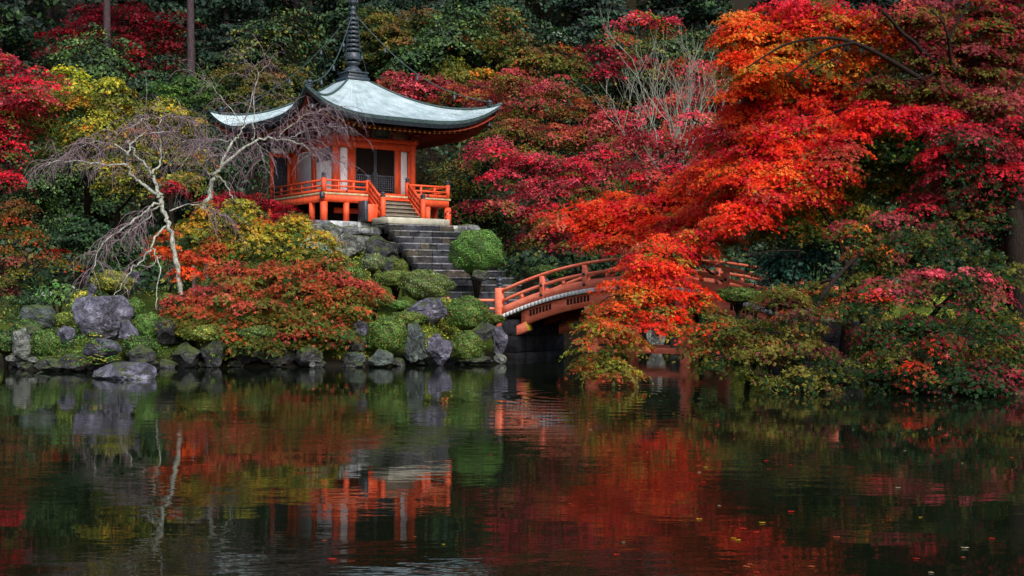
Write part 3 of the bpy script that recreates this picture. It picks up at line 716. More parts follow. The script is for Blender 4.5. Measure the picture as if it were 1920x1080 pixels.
# plaque under the front eave
mb = MB(); mb.hexa([(-.42, -W-.55, 4.15), (.42, -W-.55, 4.15), (.42, -W-.48, 4.15), (-.42, -W-.48, 4.15), (-.50, -W-1.0, 4.85), (.50, -W-1.0, 4.85), (.50, -W-.93, 4.85), (-.50, -W-.93, 4.85)])
pq = mb.build('name_plaque', M['patina'], hall)
mb = MB(); mb.beam((-.44, -W-.57, 4.15), (-.52, -W-1.02, 4.85), .08, .06, up=(0, -1, .5)); mb.beam((.44, -W-.57, 4.15), (.52, -W-1.02, 4.85), .08, .06, up=(0, -1, .5)); mb.beam((-.5, -W-.55, 4.13), (.5, -W-.55, 4.13), .07, .07)
mb.build('plaque_frame', M['metal'], pq)
# spire
mb = MB()
mb.box(-.62, .62, -.62, .62, 7.13, 7.30, .03); mb.box(-.50, .50, -.50, .50, 7.301, 7.50, .02); mb.box(-.58, .58, -.58, .58, 7.501, 7.58, .02)
sp_ = mb.build('spire', M['metal'], hall)
mb = MB(); mb.lathe([(.44, 7.58), (.42, 7.68), (.33, 7.80), (.22, 7.88), (.20, 7.92), (.33, 7.98), (.36, 8.05), (.30, 8.10), (.12, 8.14)], sides=20); mb.build('dome', M['metal'], sp_, smooth=True)
mb = MB(); mb.lathe([(.10, 8.1), (.10, 10.4), (.05, 10.9)], sides=12); mb.build('spire_shaft', M['metal'], sp_)
zr = 8.18
for k in range(9):
    r = .37-.013*k; h = .13 if k else .36
    mb = MB(); mb.lathe([(r*.72, zr), (r*.98, zr+.02), (r, zr+.05), (r, zr+h-.03), (r*.9, zr+h), (r*.55, zr+h+.02)], sides=20)
    for j in range(8): t = j*math.pi/4; mb.box(r*math.cos(t)-.02, r*math.cos(t)+.02, r*math.sin(t)-.02, r*math.sin(t)+.02, zr-.03, zr+.03)
    mb.build('spire_ring', M['metal'], sp_, smooth=False); zr += h+.085
mb = MB(); mb.lathe([(.06, zr), (.20, zr+.06), (.22, zr+.12), (.12, zr+.2), (.1, zr+.26), (.15, zr+.34), (.16, zr+.40), (.10, zr+.5), (.08, zr+.55), (.2, zr+.62), (.24, zr+.68), (.2, zr+.74), (.08, zr+.78), (.10, zr+.86), (.13, zr+.92), (.06, zr+1.0), (.01, zr+1.12)], sides=16)
mb.build('spire_jewel', M['metal'], sp_, smooth=True)
mb = MB()
for k in range(8):
    t = k*math.pi/4
    mb.tube([(.07*math.cos(t), .07*math.sin(t), zr+.50), (.24*math.cos(t), .24*math.sin(t), zr+.72), (.20*math.cos(t), .20*math.sin(t), zr+.95), (.05*math.cos(t), .05*math.sin(t), zr+1.1)], [.03, .05, .04, .01], 5)
mb.build('flame_ornament', M['metal'], sp_, smooth=True)
for k in range(4):
    a = -k*math.pi/2; c, s = math.cos(a), math.sin(a)
    x, y, z = roof_pt(-1, .92, .25); e = np.array([x*c-y*s, x*s+y*c, z]); st = np.array([0, 0, zr+.2]); t = np.linspace(0, 1, 60)[:, None]
    cp = st+(e-st)*t; cp[:, 2] -= .95*np.sin(t[:, 0]*math.pi)
    mb = MB(); mb.tube(cp, .022, 5)
    for i in range(1, 59, 2): mb.lathe([(.012, -.03), (.034, -.012), (.034, .012), (.012, .03)], cp[i], 6)
    ch = mb.build('chain', M['patina'], hall, smooth=True)
    for q_ in (14, 28, 44):
        mb = MB(); mb.lathe([(.075, -.30), (.07, -.25), (.05, -.12), (.03, -.08), (.008, -.06), (.008, 0)], cp[q_], 10); mb.build('wind_bell', M['metal'], ch, smooth=True)

# stone base under the hall
stn = lambda rs: np.array(srgb(random.Random(rs).choice(['#8a8c90', '#a0a2a6', '#75777c', '#5d6066', '#9a9a94', '#6b665c'])))
mb = MB()
mb.box(-4.1, 4.1, -4.0, 4.1, -.30, 0, .05, col=srgb('#8d8f93'))
for k in range(12): mb.box(-4.12+k*.687, -4.12+k*.687+.675, -4.16, -4.01, -.28, -.004, .03, col=stn(k))
for k in range(12): mb.box(-4.26, -4.11, -4.16+k*.687, -4.16+k*.687+.675, -.28, -.004, .03, col=stn(k+50))
mb.build('base_top', M['stepstone'], None, color=True)
bo = bpy.data.objects['base_top']; bo.name = 'hall_plinth'; bo.location = (TX, TY, TZ); bo.rotation_euler = (0, 0, TH)
tag(bo, 'square base of pale stone slabs carrying the vermilion temple hall', 'plinth')
# rubble retaining walls in front of the base: packed boulders, one wall each side of the stair
import bmesh
def rubble(name, label, path, z0, z1, seed, mat='wallstone', big=.5):
    rs = random.Random(seed); bm = bmesh.new()
    for (a, b) in zip(path[:-1], path[1:]):
        L = math.hypot(b[0]-a[0], b[1]-a[1]); z = z0
        while z < z1:
            h = rs.uniform(.38, .62)*big*2; s = -.2
            while s < L:
                w_ = rs.uniform(.5, 1.15)*big*2; t = (s+w_/2)/L
                x = a[0]+(b[0]-a[0])*t; y = a[1]+(b[1]-a[1])*t
                m0 = len(bm.verts); bmesh.ops.create_icosphere(bm, subdivisions=3, radius=1); bm.verts.ensure_lookup_table()
                off = Vector((rs.uniform(-90, 90), rs.uniform(-90, 90), 0)); ang = math.atan2(b[1]-a[1], b[0]-a[0])
                for v in bm.verts[m0:]:
                    p = v.co.copy(); p = Vector([math.copysign(abs(q)**.62, q) for q in p]); p *= 1+.16*mnoise.noise(p*1.3+off)+.06*mnoise.noise(p*4+off)
                    X = p.x*w_*.52; Y = p.y*.42; Z = p.z*h*.53
                    v.co = (x+X*math.cos(ang)-Y*math.sin(ang), y+X*math.sin(ang)+Y*math.cos(ang), z+h/2+Z)
                s += w_*.98
            z += h*.96
    me = bpy.data.meshes.new(name); bm.to_mesh(me); bm.free(); me.materials.append(M[mat]); o = link(bpy.data.objects.new(name, me))
    return tag(o, label, 'retaining wall')
p0 = tworld(-4.3, 3.5); p1 = tworld(-4.3, -4.2); p2 = tworld(-2.0, -4.6); p3 = tworld(2.0, -4.6); p4 = tworld(4.3, -4.1)
rubble('retaining_wall', 'rough boulder retaining wall left of the dark stone stair below the hall', [p0[:2], p1[:2], p2[:2]], 3.6, 5.3, 3)
rubble('retaining_wall', 'short rubble wall right of the stair top behind the big round shrub', [p3[:2], p4[:2], tworld(4.3, 2)[:2]], 3.9, 5.4, 4, big=.42)
mb = MB(); mb.box(-1.55, 1.75, -6.0, -4.55, -.16, .14, .03)
o = mb.build('landing_slab', M['deckwood'] if False else paint('pale_slab', '#8f8d7d', '#aeab98', 3, .8, .004)); o.location = (TX, TY, TZ); o.rotation_euler = (0, 0, TH); tag(o, 'long pale stone slab at the foot of the red wooden stair', 'stone slab')

# ------------------------------------------------------------------ stone stair down the bank
sdv = np.array([.46, -.888]); sdn = np.array([.888, .46]); st0 = np.array([-4.35, 58.0])
stair = empty('stone_stairs', (st0[0], st0[1], 0), math.atan2(sdn[1], sdn[0]), 'steep flight of dark weathered stone steps from the bridge up to the temple hall', 'stairs')
NST = 13
rs = random.Random(11)
for k in range(NST):
    z = 5.50-.305*k; y1 = -.64*k; y0 = y1-.72
    mb = MB(); x = -1.55-(.05*k)
    X1 = 1.55+.05*k
    while x < X1:
        w_ = min(rs.uniform(.35, 1.0), X1-x+.01)
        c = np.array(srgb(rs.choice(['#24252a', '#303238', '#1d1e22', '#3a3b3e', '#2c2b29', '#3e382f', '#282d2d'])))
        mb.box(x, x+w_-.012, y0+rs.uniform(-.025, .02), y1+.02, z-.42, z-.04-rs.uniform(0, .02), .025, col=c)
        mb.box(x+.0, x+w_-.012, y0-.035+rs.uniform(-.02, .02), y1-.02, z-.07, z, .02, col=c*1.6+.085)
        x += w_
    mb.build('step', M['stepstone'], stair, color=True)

# ------------------------------------------------------------------ arched bridge
BA = math.radians(-36); BL = 11.5; BW = 3.0; BX, BY = -.45, 46.6
bridge = empty('arched_bridge', (BX, BY, 0), BA, 'arched vermilion wooden bridge with weathered railings over the dark pond', 'bridge')
B_ = M['bridgered']
def dz(t): return 1.50+1.12*(1-((t-BL/2)/(BL/2))**2)
def strip(name, mat, y0, y1, zt, zb, t0, t1, n=40, parent=None, zbf=None):
    mb = MB(); ts = np.linspace(t0, t1, n+1); vs = []
    for t in ts:
        zb_ = dz(t)+zb if zbf is None else zbf(t)
        vs += [(t, y0, zb_), (t, y1, zb_), (t, y1, dz(t)+zt), (t, y0, dz(t)+zt)]
    fs = []
    for i in range(n):
        a = 4*i; b = a+4
        for q in range(4): fs.append((a+q, a+(q+1) % 4, b+(q+1) % 4, b+q))
    fs.append((0, 3, 2, 1)); fs.append((4*n, 4*n+1, 4*n+2, 4*n+3)); mb.add(vs, [f[::-1] for f in fs])
    return mb.build(name, mat, parent or bridge)
strip('deck', M['oldwood'], -.12, BW+.12, 0, -.07, -.1, BL+.1)
# plank ends as small blocks along each edge
for (ya, yb) in ((-.17, -.125), (BW+.125, BW+.17)):
    mb = MB(); n = 74
    for i in range(n):
        t = -.1+(BL+.2)*i/n; t2 = t+(BL+.2)/n-.014; zo = rs.uniform(-.008, .008)
        mb.hexa([(t, ya, dz(t)-.15), (t2, ya, dz(t2)-.15), (t2, yb, dz(t2)-.15), (t, yb, dz(t)-.15), (t, ya+zo, dz(t)-.004), (t2, ya+zo, dz(t2)-.004), (t2, yb, dz(t2)-.004), (t, yb, dz(t)-.004)])
    mb.build('plank_end', M['edgewhite'], bridge)
for yy in (.02, BW/2-.12, BW-.26):
    strip('girder', B_ if yy != BW/2-.12 else M['darkred'], yy, yy+.24, -.155, -.62, .95, BL-.95, zbf=lambda t: dz(t)-.60-.12*abs((t-BL/2)/(BL/2))**2)
for t in (1.75, 3.35, 5.7, 8.05, 9.65):
    mb = MB()
    for j in range(7):
        tt = t-.42+j*.14; mb.hexa([(tt, -.004, dz(tt)-.43), (tt+.085, -.004, dz(tt+.085)-.43), (tt+.085, .03, dz(tt)-.43), (tt, .03, dz(tt)-.43), (tt, -.004, dz(tt)-.22), (tt+.085, -.004, dz(tt+.085)-.22), (tt+.085, .03, dz(tt)-.22), (tt, .03, dz(tt)-.22)])
    mb.build('vent_grille', M['louvre'], bridge)
for s in (0, 1):
    for yy in (.03, BW-.25):
        t0 = .35 if s == 0 else BL-.35; t1 = 1.2 if s == 0 else BL-1.2
        mb = MB(); mb.beam((t0-.3*(1-2*s), yy+.11, .74), (t1, yy+.11, 1.17), .30, .32); b = mb.build('bracket_beam', B_, bridge)
        mb = MB(); dd = Vector((t1-(t0-.3*(1-2*s)), 0, .43)).normalized(); e = Vector((t1, yy+.11, 1.17)); mb.beam(e, e+dd*.02, .305, .325); mb.build('beam_cap', M['yellow'], b)
for t in (3.93, 7.56):
    for yy in (.15, BW-.15):
        mb = MB(); mb.lathe([(.20, -1.6), (.20, dz(t)-.6)], (t, yy, 0), 14); lg = mb.build('bridge_leg', B_, bridge, smooth=False)
    mb = MB(); mb.box(t-.10, t+.10, -.25, BW+.25, .56, .80, .01); mb.build('tie_beam', B_, bridge)
    mb = MB(); mb.box(t-.16, t+.16, -.2, BW+.2, dz(t)-.86, dz(t)-.62, .01); mb.build('cap_beam', B_, bridge)
for yy in (.15, BW-.15):
    mb = MB(); mb.box(3.55, 7.95, yy-.06, yy+.06, .30, .50, .01); bb = mb.build('brace_beam', B_, bridge)
    mb = MB(); mb.box(3.50, 3.548, yy-.075, yy+.075, .28, .52); mb.build('beam_cap', M['yellow'], bb); mb = MB(); mb.box(7.952, 8.0, yy-.075, yy+.075, .28, .52); mb.build('beam_cap', M['yellow'], bb)
pts_t = [1.93, 3.71, 5.49, 6.01+1.26, 9.05, 10.3]
pts_t = [1.9, 3.7, 5.5, 7.3, 9.1, 10.4]
for yy in (0, BW):
    for (h0, h1, nm, wd, e) in ((.02, .30, 'lower_rail', .13, 0), (.46, .57, 'middle_rail', .10, 0), (.84, .94, 'top_rail', .13, 0)):
        strip(nm, B_, yy-wd/2, yy+wd/2, h1, h0, .12, BL-.12)
    for t in pts_t:
        mb = MB(); mb.box(t-.085, t+.085, yy-.085, yy+.085, dz(t)+.0, dz(t)+.835, .01); po = mb.build('rail_post', B_, bridge)
        mb = MB()
        for zz in (.16, .515):
            for sg in (-1, 1):
                mb.lathe([(.06, 0), (.065, .02), (.03, .045)], (0, 0, 0), 8); mb.v[-1] = mb.v[-1][:, [0, 2, 1]]*np.array([1, sg, 1])+np.array([t, yy+sg*.085, dz(t)+zz])
        mb.build('boss', M['metal'], po)
    for a, b in zip([.1]+pts_t, pts_t+[BL-.1]):
        mb = MB(); t = (a+b)/2; mb.box(t-.06, t+.06, yy-.045, yy+.045, dz(t)+.295, dz(t)+.47); mb.build('rail_strut', B_, bridge)
    for t in (0, BL):
        mb = MB(); mb.box(t-.13, t+.13, yy-.13, yy+.13, .9, 2.55, .02); po = mb.build('end_post', B_, bridge)
        mb = MB(); giboshi(mb, (t, yy, 2.55), .125, 1.0); mb.build('finial', M['metal'], po, smooth=True)
# low fences running on from the bridge ends
for i, (yy, dr, lab) in enumerate(((0, (-1.0, .55), 'short vermilion fence running left from the near bridge post behind the round shrub'), (BW, (-.8, 1.2), 'short vermilion fence running back from the far bridge post towards the steps'))):
    fe = empty('approach_fence', (BX, BY, 0), BA, lab, 'fence', 'low fences at the left end of the bridge')
    d = np.array([-.92, -.10]) if i == 0 else np.array([-.4, .9]); d = d/np.linalg.norm(d)
    a = np.array([0, yy])+d*.14; b = a+d*2.2
    rail_run(fe, tuple(a), tuple(b), 1.42, .68, 2, B_)
    mb = MB(); mb.box(b[0]-.11, b[0]+.11, b[1]-.11, b[1]+.11, .9, 2.22, .02); po = mb.build('end_post', B_, fe)
    mb = MB(); giboshi(mb, (b[0], b[1], 2.22), .11, .9); mb.build('finial', M['metal'], po, smooth=True)
# dark stone abutments under both bridge ends
for t0, t1, lab in ((-1.2, .75, 'dark stone abutment under the left end of the bridge'), (BL-.75, BL+1.6, 'dark stone abutment under the right end of the bridge')):
    mb = MB()
    for k in range(4):
        for j in range(5):
            c = np.array(srgb(rs.choice(['#24242a', '#2e2e33', '#1c1c20'])))
            mb.box(t0-.05*k+rs.uniform(-.03, 0), t1+.05*(3-k)*(1 if t0 < 0 else 0)+rs.uniform(0, .03), -.05+j*.62+.003, -.05+(j+1)*.62, -1.0+k*.6+.003, -1.0+(k+1)*.6, .04, col=c)
    o = mb.build('bridge_abutment', M['stepstone'], None, color=True); o.location = (BX, BY, 0); o.rotation_euler = (0, 0, BA); tag(o, lab, 'abutment')

# ------------------------------------------------------------------ hillside forest
def cedar_mesh(seed, H=24, R=3.6, low=.25, spec='cedar'):
    rng = np.random.default_rng(seed); L = Leaves(); T = MB(); cs, ws = mixpal(spec)
    T.tube([(0, 0, -1), (0, 0, H*.5), (0, 0, H)], [.34, .22, .03], 9)
    z = H*low
    while z < H*.99:
        t = (z/H-low)/(1-low); r = R*(1-t)**.75*rng.uniform(.75, 1.15)+.25
        for k in range(rng.integers(3, 6)):
            a = rng.random()*6.283; e = np.array([math.cos(a)*r, math.sin(a)*r, -r*.12]); o0 = np.array([0, 0, z])
            T.tube([o0, o0+e*.5+np.array([0, 0, r*.06]), o0+e], [.05, .035, .01], 4, cap=False)
            n = int(26+70*r/R); u = rng.random(n)**.6
            side = rng.normal(0, .22, n)*r*.9*(1-.4*u); px_ = np.array([-math.sin(a), math.cos(a), 0])
            pos = o0+e*u[:, None]+px_*side[:, None]+np.array([0, 0, 1])*(np.sin(u*3.14)*r*.05-np.abs(rng.normal(0, .28, n))-.1*u)[:, None]
            nn = rng.normal(0, .5, (n, 3))+np.array([0, 0, .6])+e/r*.5
            ci = rng.choice(len(cs), p=ws)
            L.add(pos, nn, rng.uniform(.25, .55, n), np.tile(cs[ci], (n, 1)), 1, jit=.25, rng=rng, aspect=.5)
        z += rng.uniform(.28, .5)
    return L, T
CED = [cedar_mesh(s, H, R, lo, sp) for s, H, R, lo, sp in ((1, 25, 4.2, .22, 'cedar'), (2, 22, 4.6, .15, 'ever,cedar'), (3, 27, 3.8, .32, 'cedar'))]
proto = []
rs = random.Random(77)
spots = []
for row, (Y, step) in enumerate(((92, 8.2), (103, 7.4), (115, 8))):
    half = Y*.47+5; x = -half+rs.uniform(0, 4)
    while x < half:
        spots.append((x+rs.uniform(-1.5, 1.5), Y+rs.uniform(-3, 3))); x += step
for i, (x, y) in enumerate(spots):
    v = i % 3
    if i < 3:
        r_ = empty('cedar_tree', (0, 0, 0)); CED[v][1].build('trunk', M['cedarbark'], r_, smooth=True); CED[v][0].build('crown', M['evergreen'], r_); proto.append(r_)
    else:
        r_ = proto[v].copy(); COL.objects.link(r_)
        for ch in list(proto[v].children):
            c_ = ch.copy(); COL.objects.link(c_); c_.parent = r_
    tag(r_, 'tall dark evergreen tree in the shaded forest on the hillside behind', 'evergreen tree', 'dark evergreen trees on the hillside')
    r_.location = (x, y, GZ(x, y)-.3); r_.rotation_euler = (0, 0, rs.uniform(0, 6.28)); k = rs.uniform(.85, 1.12); r_.scale = (k, k, k)
# two bare purple-grey cedar trunks in front of the red maple
for px, D, lab in ((199, 80, 'straight purple-grey trunk in front of the dark red maple, left of a pair'), (356, 78, 'straight purple-grey trunk at the right edge of the dark red maple, right of a pair')):
    x = (px-960)/F*D; g = GZ(x, D); r_ = empty('conifer_tree', (x, D, g), 0, lab, 'conifer')
    T = MB(); T.tube([(0, 0, -.5), (.1, 0, 6), (0, .1, 12), (0, 0, 26)], [.30, .25, .21, .06], 10); T.build('trunk', M['cedarbark'], r_, smooth=True)
    rng = np.random.default_rng(px); L = Leaves(); 
    clump(L, None, np.array([0, 0, 21.]), np.array([3.2, 3.2, 5.5]), 'cedar', None, 1.0, .35, 1, .7, 1.3, rng); L.build('crown', M['evergreen'], r_)

def T_(*a, **k): return tree(*a, **k)
far = dict(pr=.95, leaf=.22, lobes=1, dens=1.4, lai=2.1, r0=.2)
mid = dict(pr=.70, leaf=.16, lobes=1, dens=1.4, lai=2.1, r0=.16)
near = dict(pr=.44, leaf=.088, lobes=3, dens=1.8, lai=2.2, r0=.12)
# ---- evergreen understorey that closes the hillside
us = [(-40, 80, 5.5), (-33, 76, 5), (-27, 79, 6), (-20, 77, 5.2), (-14.5, 80, 6), (-5, 82, 6), (2, 80, 5.5), (9, 78, 6), (16, 80, 6), (23, 76, 5.5), (30, 78, 6), (37, 74, 6), (-2, 88, 7), (10, 88, 7), (-24, 88, 7), (-10, 90, 7),
      (-30, 66, 4.5), (-23, 68, 4.2), (-17, 70, 4), (-2, 71, 4.4), (4, 69, 4.6), (10, 66, 5), (17, 64, 5), (24, 60, 5), (30, 52, 5), (-27, 57, 3.6), (-21.5, 58.5, 3.2), (22, 46, 4.6), (20, 36, 4.2), (14, 55, 4.4)]
rng = np.random.default_rng(5); BR = []
for sp in ('ever,cedar', 'ever:2,olive:.4', 'ever,green:.25'):
    L = Leaves(); T = MB(); T.tube([(0, 0, -.5), (.1, 0, .35), (0, .05, .7), (0, 0, 1.3)], [.05, .04, .03, .01], 8)
    for k in range(9):
        a = k*.9; c = np.array([math.cos(a)*.42*rng.uniform(.4, 1.2), math.sin(a)*.42*rng.uniform(.4, 1.2), .38+.125*k])
        clump(L, T, c, np.array([.42, .42, .27]), sp, None, .16, .042, 1, 1.0, 1.5, rng, .3); limb(T, (0, 0, .25+.05*k), c, .022, .006, rng)
    BR.append((L, T))
bproto = []
for i, (x, y, k) in enumerate(us):
    v = i % 3
    if i < 3:
        r_ = empty('broadleaf_tree', (0, 0, 0)); BR[v][1].build('trunk', M['bark'], r_, smooth=True); BR[v][0].build('crown', M['evergreen'], r_); bproto.append(r_)
    else:
        r_ = bproto[v].copy(); COL.objects.link(r_)
        for ch in list(bproto[v].children):
            c_ = ch.copy(); COL.objects.link(c_); c_.parent = r_
    tag(r_, 'dark green leafy evergreen filling the gaps between coloured trees on the slope', 'evergreen tree', 'dark leafy evergreens on the slope')
    r_.location = (x, y, GZ(x, y)-.2); r_.rotation_euler = (0, 0, rs.uniform(0, 6.28)); r_.scale = (k*.9, k*.9, k)

def bxy(px, D): return ((px-960)/F*D, D)
# ---- maples on the slope, left to right
T_('maple_tree', 'deep red maple high on the slope at the upper left between two straight trunks', 'maple', bxy(240, 86), [(120, 70, 60, 30, 86), (180, 95, 60, 35, 85), (250, 40, 70, 40, 86), (310, 60, 45, 45, 86), (260, 110, 70, 30, 84), (235, 150, 45, 22, 84), (190, 15, 60, 25, 87), (320, 105, 30, 20, 85)], 'darkred:2,wine:1', 'wine,dgreen:.3', seed=1, **dict(far, dens=.9))
T_('maple_tree', 'crimson maple reaching in from the left edge above the dark gap', 'maple', bxy(-40, 58), [(10, 115, 40, 25, 58), (40, 160, 60, 28, 57), (20, 210, 60, 30, 57), (85, 140, 38, 16, 58), (60, 190, 50, 20, 56), (5, 270, 45, 35, 57), (15, 330, 28, 22, 57), (-40, 200, 60, 70, 58)], 'crimson:1.6,dusty:1.6', 'wine,olive:.6,dusty:.6', seed=2, **mid)
T_('maple_tree', 'small tree with bright yellow leaves behind the olive maple at upper left', 'tree', bxy(160, 63), [(120, 128, 28, 10, 62), (140, 150, 30, 12, 62), (165, 172, 42, 12, 61), (206, 153, 22, 10, 62), (222, 160, 16, 8, 62)], 'yellow:2,ygreen:1.5', 'ygreen,olive:.5', seed=3, **dict(mid, leaf=.22, dens=1.0))
T_('maple_tree', 'broad olive and gold maple behind the bare weeping cherry', 'maple', bxy(220, 60), [(130, 190, 70, 30, 60), (210, 190, 70, 28, 60), (300, 215, 80, 26, 60), (350, 235, 50, 25, 60), (100, 235, 60, 26, 60), (180, 240, 90, 30, 59), (260, 270, 70, 30, 59), (120, 280, 60, 20, 59), (200, 310, 60, 22, 58), (320, 285, 60, 30, 59), (270, 340, 80, 22, 58), (350, 335, 60, 20, 58), (70, 200, 30, 22, 60)], 'gold:.5,ygreen:1.4,olive:1.3', 'olive,green:.6', seed=4, **dict(mid, thr=.4) if False else mid)
T_('broadleaf_tree', 'bright green bushy tree between the red maple and the temple roof', 'tree', bxy(330, 68), [(300, 160, 28, 22, 68), (345, 155, 38, 22, 68), (385, 170, 26, 18, 67), (320, 180, 40, 15, 67)], 'brightg:1,green:1.5', 'green,dgreen', seed=5, **mid)
T_('maple_tree', 'thin brownish maple left of the temple roof under dark conifers', 'maple', bxy(470, 76), [(420, 130, 40, 24, 75), (470, 150, 45, 28, 75), (520, 140, 40, 28, 76), (440, 185, 40, 18, 74), (530, 180, 30, 20, 74)], 'brown:2,olive:1.5', 'olive,dgreen', seed=6, **dict(mid, dens=.8, lai=1.2))
T_('maple_tree', 'olive-brown maple behind the spire of the hall', 'maple', bxy(760, 84), [(740, 60, 60, 30, 84), (800, 50, 60, 30, 85), (770, 95, 60, 22, 83), (830, 85, 40, 22, 83), (720, 30, 40, 25, 85), (700, 100, 36, 20, 83)], 'brown:1.2,olive:2', 'olive,dgreen:1.5', seed=7, **far)
T_('maple_tree', 'rose red maple rising right behind the roof of the hall', 'maple', bxy(800, 73), [(740, 150, 50, 16, 72), (800, 150, 55, 18, 72), (850, 172, 50, 18, 71), (900, 165, 50, 20, 71), (770, 180, 60, 14, 71), (920, 195, 50, 18, 70)], 'dusty:2,pink:.8,rust:.5', 'wine,rust,olive:.5', seed=8, **dict(mid, dens=1.0))
T_('maple_tree', 'yellow-green maple clump above the rose red one', 'maple', bxy(880, 79), [(850, 125, 40, 16, 79), (895, 140, 42, 16, 79), (870, 158, 30, 10, 78)], 'ygreen:2,olive:1,gold:.4', 'olive', seed=9, **far)
T_('maple_tree', 'dull brown and orange maple high on the slope right of the spire', 'maple', bxy(990, 80), [(900, 70, 50, 30, 82), (960, 90, 60, 26, 80), (1030, 100, 55, 26, 80), (985, 130, 70, 20, 79), (1060, 130, 45, 16, 79), (930, 40, 50, 20, 84)], 'brown:1.6,rust:.3,olive:1.6', 'olive,dgreen:.6', seed=10, **far)
T_('broadleaf_tree', 'pale sage green tree near the top of the slope', 'tree', bxy(950, 88), [(900, 20, 45, 20, 88), (960, 40, 50, 12, 88), (1040, 55, 40, 12, 88), (1065, 70, 25, 8, 87), (870, 35, 30, 12, 88)], 'sage:3,dgreen:1', 'dgreen', seed=11, **dict(far, dens=.7))
T_('maple_tree', 'wide red-brown maple with rose top in the middle of the slope', 'maple', bxy(1010, 67), [(960, 150, 55, 18, 69, 'dusty:1,rust:1'), (1040, 165, 60, 18, 68, 'dusty:2,pink:1'), (1000, 200, 70, 20, 67), (1090, 205, 60, 22, 67, 'brown:1,rust:1.5'), (960, 235, 60, 22, 66), (1040, 250, 70, 22, 66), (1110, 260, 60, 22, 66), (980, 285, 70, 20, 65, 'olive:1.5,rust:.6')], 'rust:1.4,dusty:1.3,brown:1', 'olive:2,brown:1,wine:.4', seed=12, **mid)
T_('maple_tree', 'small tree with scarlet tufts over green near the top of the slope', 'tree', bxy(1190, 82), [(1150, 50, 26, 12, 82, 'pink:2'), (1200, 32, 36, 10, 82, 'pink:2,scarlet:1'), (1240, 60, 30, 14, 82), (1170, 75, 40, 14, 81, 'olive:2,ygreen:.5,rust:.5'), (1215, 85, 40, 14, 81), (1250, 40, 20, 8, 82, 'pink')], 'pink:1.5,rust:1,olive:1', 'green,olive', seed=13, **dict(far, dens=.8))
T_('maple_tree', 'dark purple-red maple below the scarlet tufted tree', 'maple', bxy(1160, 76), [(1110, 100, 35, 12, 76), (1150, 115, 50, 14, 76), (1210, 118, 45, 12, 76), (1130, 135, 40, 10, 75)], 'wine:2,crimson:.6', 'wine', seed=14, **far)
T_('maple_tree', 'crimson maple spreading over the dark gap right of the hall', 'maple', bxy(1120, 56), [(930, 275, 50, 14, 54), (990, 300, 60, 18, 55), (1060, 310, 60, 22, 55), (1130, 300, 60, 26, 56), (1190, 285, 50, 26, 56), (950, 330, 60, 16, 54), (1010, 345, 60, 20, 54), (920, 375, 50, 14, 53, 'wine:2,crimson:1'), (980, 390, 50, 20, 53, 'dusty:1,wine:1'), (1040, 400, 50, 20, 53, 'wine:2,crimson:1'), (1010, 440, 45, 18, 53, 'wine:2,mauve:1'), (1070, 450, 50, 20, 53, 'wine:2,mauve:1'), (1230, 320, 50, 28, 55), (1100, 350, 70, 26, 54), (1210, 335, 60, 18, 43.5, 'crimson:2,scarlet:1'), (1270, 345, 50, 18, 43.5, 'crimson:1,scarlet:2'), (1250, 318, 44, 12, 43.8, 'crimson:1,pink:1'), (1200, 245, 26, 8, 44.4, 'pink:1,coral:1'), (1300, 225, 28, 8, 44.2, 'pink:1,coral:1'), (1345, 270, 30, 10, 44, 'coral:1,scarlet:1'), (1190, 295, 40, 10, 44, 'crimson:1,pink:1'), (1270, 275, 26, 8, 44.2, 'pink:1,coral:1')], 'dusty:1.6,crimson:1,pink:.8', 'wine:1.4,olive:1,dusty:.6', seed=15, **dict(mid, pr=.65, leaf=.14))
T_('maple_tree', 'rose and scarlet maple behind the bare grey tree', 'maple', bxy(1290, 58), [(1150, 230, 50, 22, 60), (1220, 200, 50, 24, 60), (1290, 190, 55, 28, 60), (1360, 175, 50, 26, 59), (1250, 250, 60, 24, 58), (1330, 240, 60, 28, 58), (1180, 260, 40, 20, 58), (1300, 130, 50, 22, 62, 'rust:1,pink:1'), (1330, 290, 60, 24, 56)], 'coral:1.2,pink:1.2,dusty:1,crimson:.5', 'dusty,wine,olive:.5', seed=16, **mid)
T_('maple_tree', 'dull olive-brown maple low in the shade right of the hall', 'maple', bxy(840, 68), [(800, 330, 40, 24, 67), (850, 320, 40, 26, 67), (880, 290, 30, 24, 67), (870, 360, 40, 22, 66), (850, 400, 30, 16, 66)], 'olive:1.5,brown:.8', 'dgreen:2,olive', seed=17, **dict(mid, dens=.75, lai=1.2))
# ---- left side, lower
T_('maple_tree', 'rusty brown maple in the dark corner at the left edge', 'maple', bxy(-20, 52), [(30, 385, 50, 16, 52), (20, 420, 45, 18, 52), (60, 440, 30, 10, 51, 'rust:2,scarlet:.3'), (10, 460, 40, 12, 51), (110, 478, 50, 7, 50, 'scarlet:2,rust:1'), (30, 500, 50, 18, 50, 'mauve:1,olive:1'), (10, 540, 40, 20, 49, 'mauve:.6,olive:1')], 'rust:1.5,brown:1.2', 'olive,brown', seed=18, **dict(mid, pr=.6, leaf=.13, dens=.9))
T_('maple_tree', 'dark crimson maple close under the left side of the veranda', 'maple', bxy(480, 57), [(430, 368, 50, 14, 56), (490, 378, 50, 14, 56), (540, 398, 40, 12, 55), (400, 385, 40, 14, 55), (510, 410, 40, 12, 55), (320, 350, 30, 10, 55)], 'darkred:1.5,crimson:1,wine:1', 'wine', seed=19, **dict(mid, pr=.5, leaf=.12))
